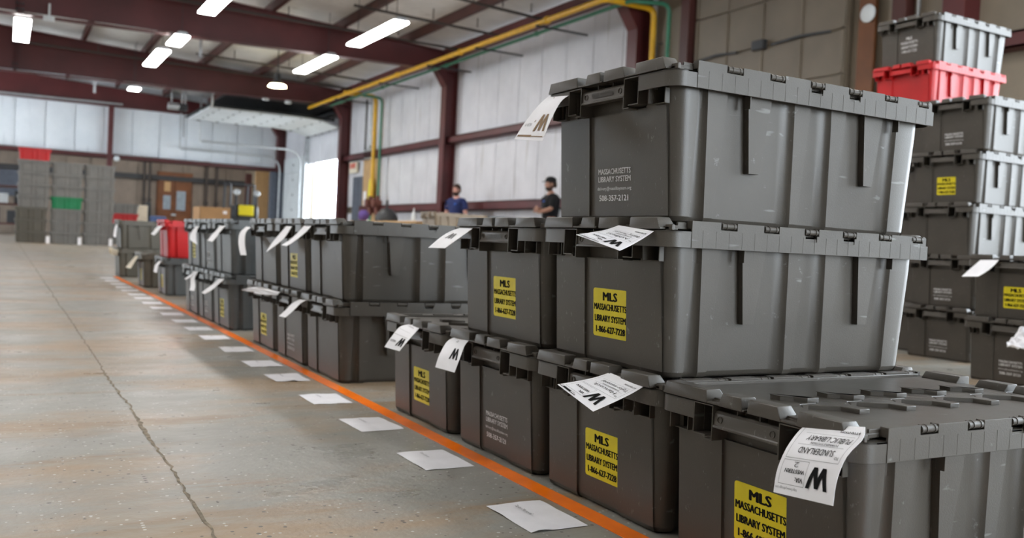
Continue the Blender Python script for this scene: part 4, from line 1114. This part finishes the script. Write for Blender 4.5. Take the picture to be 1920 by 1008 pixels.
a = at(282, 400, 1, 39); mb = MB(); mb.box(-.3, .3, -.3, .3, 0, .9); mb.cyl((-.1, 0, .9), (-.1, 0, 1.5), .12, 10); o = mb.obj('utility_cart', 'dark', bevel=.02); o.location = (a.x, 39, 0); tag(o, 'dark utility cart in front of the standpipes', 'cart')
a = at(296, 410, 1, 38); o = bx(-.28, .28, -.25, .25, 0, .95).obj('blue_bin', 'blue', bevel=.04); o.location = (a.x, 38, 0); tag(o, 'dark blue bin beside the cart', 'bin')
a = at(266, 400, 1, 28.2); o = bx(-.18, .18, -.2, .2, 0, 1.12).obj('cream_cabinet', 'cream', bevel=.01); o.location = (a.x-.05, 28.2, 0); tag(o, 'pale cabinet right behind the low far stack', 'cabinet')
# roller door and dark rack at far left
d = struct(MB().box(-2.6, .95, 42.25, 42.38, 1.5, 2.55).obj('door_6', 'graydoor', smooth=0))
for k in range(9): bx(-2.55, .9, 42.21, 42.25, 1.52+k*.112, 1.62+k*.112).obj('roller_slat', 'graydoor', d, .01)
e = empty('storage_rack', (-.3, 37.5, 0), 'dark loaded rack behind the leftmost far stack', 'rack')
for x in (-1.2, 1.3):
    for y in (-.4, .4): bx(x-.04, x+.04, y-.04, y+.04, 0, 1.75).obj('upright', 'dark', e)
for z in (.35, 1.05, 1.68): bx(-1.24, 1.34, -.44, .44, z, z+.06).obj('shelf', 'steeldark', e)
for i, (x, z, w, h, mt) in enumerate(((-.8, .41, .5, .5, 'dark'), (-.1, .41, .6, .55, 'black'), (.7, .41, .55, .45, 'dark'), (-.7, 1.11, .6, .4, 'dark'), (.2, 1.11, .5, .35, 'galv'), (.85, 1.11, .4, .45, 'black'))):
    o = bx(-w/2, w/2, -.3, .3, 0, h).obj('rack_carton', mt, bevel=.01); o.location = (-.3+x, 37.5, z)
    tag(o, ['left', 'middle', 'right'][i % 3]+' dark carton on the '+('lower' if i < 3 else 'upper')+' shelf of the far rack', 'carton', 'cartons on the far rack')

# ================================================================ PEOPLE
def skin(name, joints, edges, mat, parent=None, sub=2, root=0):
    me = bpy.data.meshes.new(name); me.from_pydata([j[0] for j in joints], edges, [])
    o = bpy.data.objects.new(name, me); C.objects.link(o)
    mod = o.modifiers.new('skin', 'SKIN'); mod.use_smooth_shade = True
    for i, j in enumerate(joints):
        r = j[1]; me.skin_vertices[0].data[i].radius = (r, r) if not isinstance(r, tuple) else r
        me.skin_vertices[0].data[i].use_root = (i == root)
    ss = o.modifiers.new('subsurf', 'SUBSURF'); ss.levels = sub; ss.render_levels = sub
    dg = bpy.context.evaluated_depsgraph_get(); m2 = bpy.data.meshes.new_from_object(o.evaluated_get(dg))
    bpy.data.objects.remove(o); m2.materials.clear(); m2.materials.append(M[mat])
    for p in m2.polygons: p.use_smooth = True
    o = bpy.data.objects.new(name, m2); C.objects.link(o)
    if parent: o.parent = parent
    return o
def person(loc, rz, label, shirt, skinm, cap, h=1.0, folded=True):
    """standing man, arms folded; local +X is the way he faces"""
    body = None
    J = [((0, 0, .98), .13), ((0, 0, 1.12), .13), ((-.01, 0, 1.28), .15), ((-.01, 0, 1.42), .12), ((.0, 0, 1.49), .068), ((.01, 0, 1.57), .062),
         ((-.01, .18, 1.41), .062), ((.06, .27, 1.20), .048), ((.24, .12, 1.14), .038), ((.28, .02, 1.16), .030),
         ((-.01, -.18, 1.41), .062), ((.06, -.27, 1.20), .048), ((.25, -.10, 1.17), .038), ((.29, .03, 1.20), .030),
         ((0, .10, .90), .10), ((.02, .11, .50), .062), ((0, .12, .10), .042), ((.13, .13, .045), .035),
         ((0, -.10, .90), .10), ((.02, -.11, .50), .062), ((0, -.12, .10), .042), ((.13, -.13, .045), .035)]
    if not folded:
        for s in (1, -1):
            k = 7 if s == 1 else 11
            J[k] = ((.0, .285*s, 1.14), .048); J[k+1] = ((.04, .295*s, .92), .036); J[k+2] = ((.05, .290*s, .86), .030)
    E = [(0, 1), (1, 2), (2, 3), (3, 4), (4, 5), (3, 6), (6, 7), (7, 8), (8, 9), (3, 10), (10, 11), (11, 12), (12, 13),
         (0, 14), (14, 15), (15, 16), (16, 17), (0, 18), (18, 19), (19, 20), (20, 21)]
    body = skin('person', J, E, skinm)
    body.location = loc; body.rotation_euler.z = rz; body.scale = (h, h, h)
    tag(body, label, 'person')
    # head with brow, nose, chin, ears joined to the body mesh surface
    hd = MB()
    loops = []
    prof = [(-.115, .030, .034, .020), (-.10, .052, .050, .020), (-.06, .075, .062, .010), (-.01, .092, .072, 0), (.04, .098, .076, -.004), (.08, .088, .070, -.008), (.11, .060, .050, -.010), (.125, .025, .022, -.010)]
    for z, rx, ry, dx in prof:
        loops.append([(.02+dx+rx*math.cos(2*PI*i/16), ry*math.sin(2*PI*i/16), 1.665+z) for i in range(16)])
    hd.loft(loops)
    hd.loft([[(.100, -.010, 1.690), (.100, .010, 1.690), (.108, 0, 1.692)], [(.104, -.018, 1.640), (.104, .018, 1.640), (.138, 0, 1.645)], [(.100, -.012, 1.630), (.100, .012, 1.630), (.115, 0, 1.630)]])
    for s in (-1, 1): hd.ball((.012, s*.078, 1.665), .022, .010, .034, 8, 6)
    for s in (-1, 1): hd.ball((.100, s*.030, 1.690), .010, .014, .007, 8, 5)
    hd.obj('head', skinm, body)
    for s in (-1, 1): MB().ball((.110, s*.030, 1.689), .005, .008, .006, 8, 5).obj('eye', 'black', body)
    MB().ball((.105, 0, 1.607), .014, .026, .006, 8, 5).obj('mouth', 'rust', body)
    # beard
    b = MB(); loops = []
    for z, rx, ry in ((-.135, .035, .032), (-.115, .068, .054), (-.085, .088, .066), (-.055, .094, .072)):
        loops.append([(.022+rx*math.cos(t), ry*math.sin(t), 1.665+z) for t in [(-PI*.62)+PI*1.24*i/14 for i in range(15)]]+[(.0, .03, 1.665+z), (.0, -.03, 1.665+z)])
    b.loft(loops).obj('beard', 'hair', body)
    # hair
    b = MB(); loops = []
    for z, r, dx in ((-.05, .094, -.030), (.0, .101, -.024), (.05, .104, -.012), (.09, .096, -.008), (.12, .070, -.006), (.137, .03, -.006)):
        loops.append([(.016+dx+r*math.cos(2*PI*i/16), r*.82*math.sin(2*PI*i/16), 1.665+z) for i in range(16)])
    if cap:
        b.loft(loops[:3]).obj('hair', 'hair', body)
        c = MB(); loops = []
        for z, r in ((.045, .106), (.085, .108), (.12, .094), (.145, .060), (.155, .02)):
            loops.append([(.012+r*math.cos(2*PI*i/18), r*.86*math.sin(2*PI*i/18), 1.665+z) for i in range(18)])
        c.loft(loops)
        c.loft([[(.085, -.075, 1.712), (.150, -.055, 1.708), (.190, 0, 1.704), (.150, .055, 1.708), (.085, .075, 1.712)], [(.085, -.075, 1.720), (.150, -.055, 1.718), (.192, 0, 1.714), (.150, .055, 1.718), (.085, .075, 1.720)]])
        c.obj('cap', 'blackcloth', body)
    else: b.loft(loops).obj('hair', 'hair', body)
    # shirt and trousers follow the body
    Sj = [((0, 0, .80), .150), ((0, 0, 1.10), .165), ((-.01, 0, 1.28), .185), ((-.01, 0, 1.41), .160), ((0, 0, 1.505), .088),
          ((-.01, .19, 1.415), .088), ((.055 if folded else 0, .27, 1.20), .076), ((-.01, -.19, 1.415), .088), ((.055 if folded else 0, -.27, 1.20), .076)]
    skin('shirt', Sj, [(0, 1), (1, 2), (2, 3), (3, 4), (3, 5), (5, 6), (3, 7), (7, 8)], shirt, body)
    Tj = [((0, 0, .97), .145), ((0, .10, .88), .118), ((.02, .11, .50), .082), ((0, .12, .08), .068), ((0, -.10, .88), .118), ((.02, -.11, .50), .082), ((0, -.12, .08), .068)]
    skin('trousers', Tj, [(0, 1), (1, 2), (2, 3), (0, 4), (4, 5), (5, 6)], 'jeans', body)
    for s in (-1, 1):
        MB().ball((.05, s*.125, .05), .15, .055, .05, 10, 6).obj('shoe', 'black', body)
    bx(.150, .172, .07, .12, 1.33, 1.36).obj('shirt_badge', 'badge', body, .004)
    # hands: palm and five fingers each, laid on the opposite arm
    for (hx, hy, hz, d) in ((.29, .0, 1.165, -1), (.30, .045, 1.205, 1)) if folded else ():
        pj = [((hx-.02, hy-.02*d, hz), .026), ((hx, hy+.05*d, hz), .030)]; pe = [(0, 1)]; n = 2
        for k in range(4):
            zz = hz+.027-.018*k; ln = (.05, .058, .054, .042)[k]
            pj += [((hx+.004, hy+.075*d, zz), .0095), ((hx-.004, hy+(.075+ln*.6)*d, zz-.003), .0088), ((hx-.022, hy+(.075+ln)*d, zz-.006), .0075)]
            pe += [(1, n), (n, n+1), (n+1, n+2)]; n += 3
        pj += [((hx-.005, hy+.02*d, hz+.040), .011), ((hx-.012, hy+.05*d, hz+.055), .009)]; pe += [(0, n), (n, n+1)]
        skin('hand', pj, pe, skinm, body, sub=1)
    if not folded:
        for s in (1, -1):
            x, y, z = .05, .290*s, .86
            pj = [((x, y, z), .026), ((x+.005, y, z-.07), .030)]; pe = [(0, 1)]; n = 2
            for k in range(4):
                xx = x+.032-.019*k; ln = (.062, .070, .064, .050)[k]
                pj += [((xx, y-.004*s, z-.095), .0095), ((xx, y-.012*s, z-.095-ln*.6), .0088), ((xx-.004, y-.024*s, z-.095-ln), .0075)]
                pe += [(1, n), (n, n+1), (n+1, n+2)]; n += 3
            pj += [((x+.040, y-.012*s, z-.045), .011), ((x+.052, y-.022*s, z-.080), .009)]; pe += [(0, n), (n, n+1)]
            skin('hand', pj, pe, skinm, body, sub=1)
    return body
p1 = at(852, 352, 2, 1.76)
P1 = EYE+(p1-EYE)*1.0
def person_at(px, X):
    d = FWD+(px-960)/FPX*RGT; t = X/d.x; return (X, EYE.y+d.y*t)
x1_, y1_ = person_at(850, 8.85); x2_, y2_ = person_at(1026, 8.95)
person((x1_, y1_, 0), math.radians(205), 'bearded man in a navy shirt standing by the red column', 'navy', 'skinpink', False, folded=False)
person((x2_, y2_, 0), math.radians(165), 'bearded man in black shirt and dark cap, arms folded, against the white wall', 'blackcloth', 'skin', True)
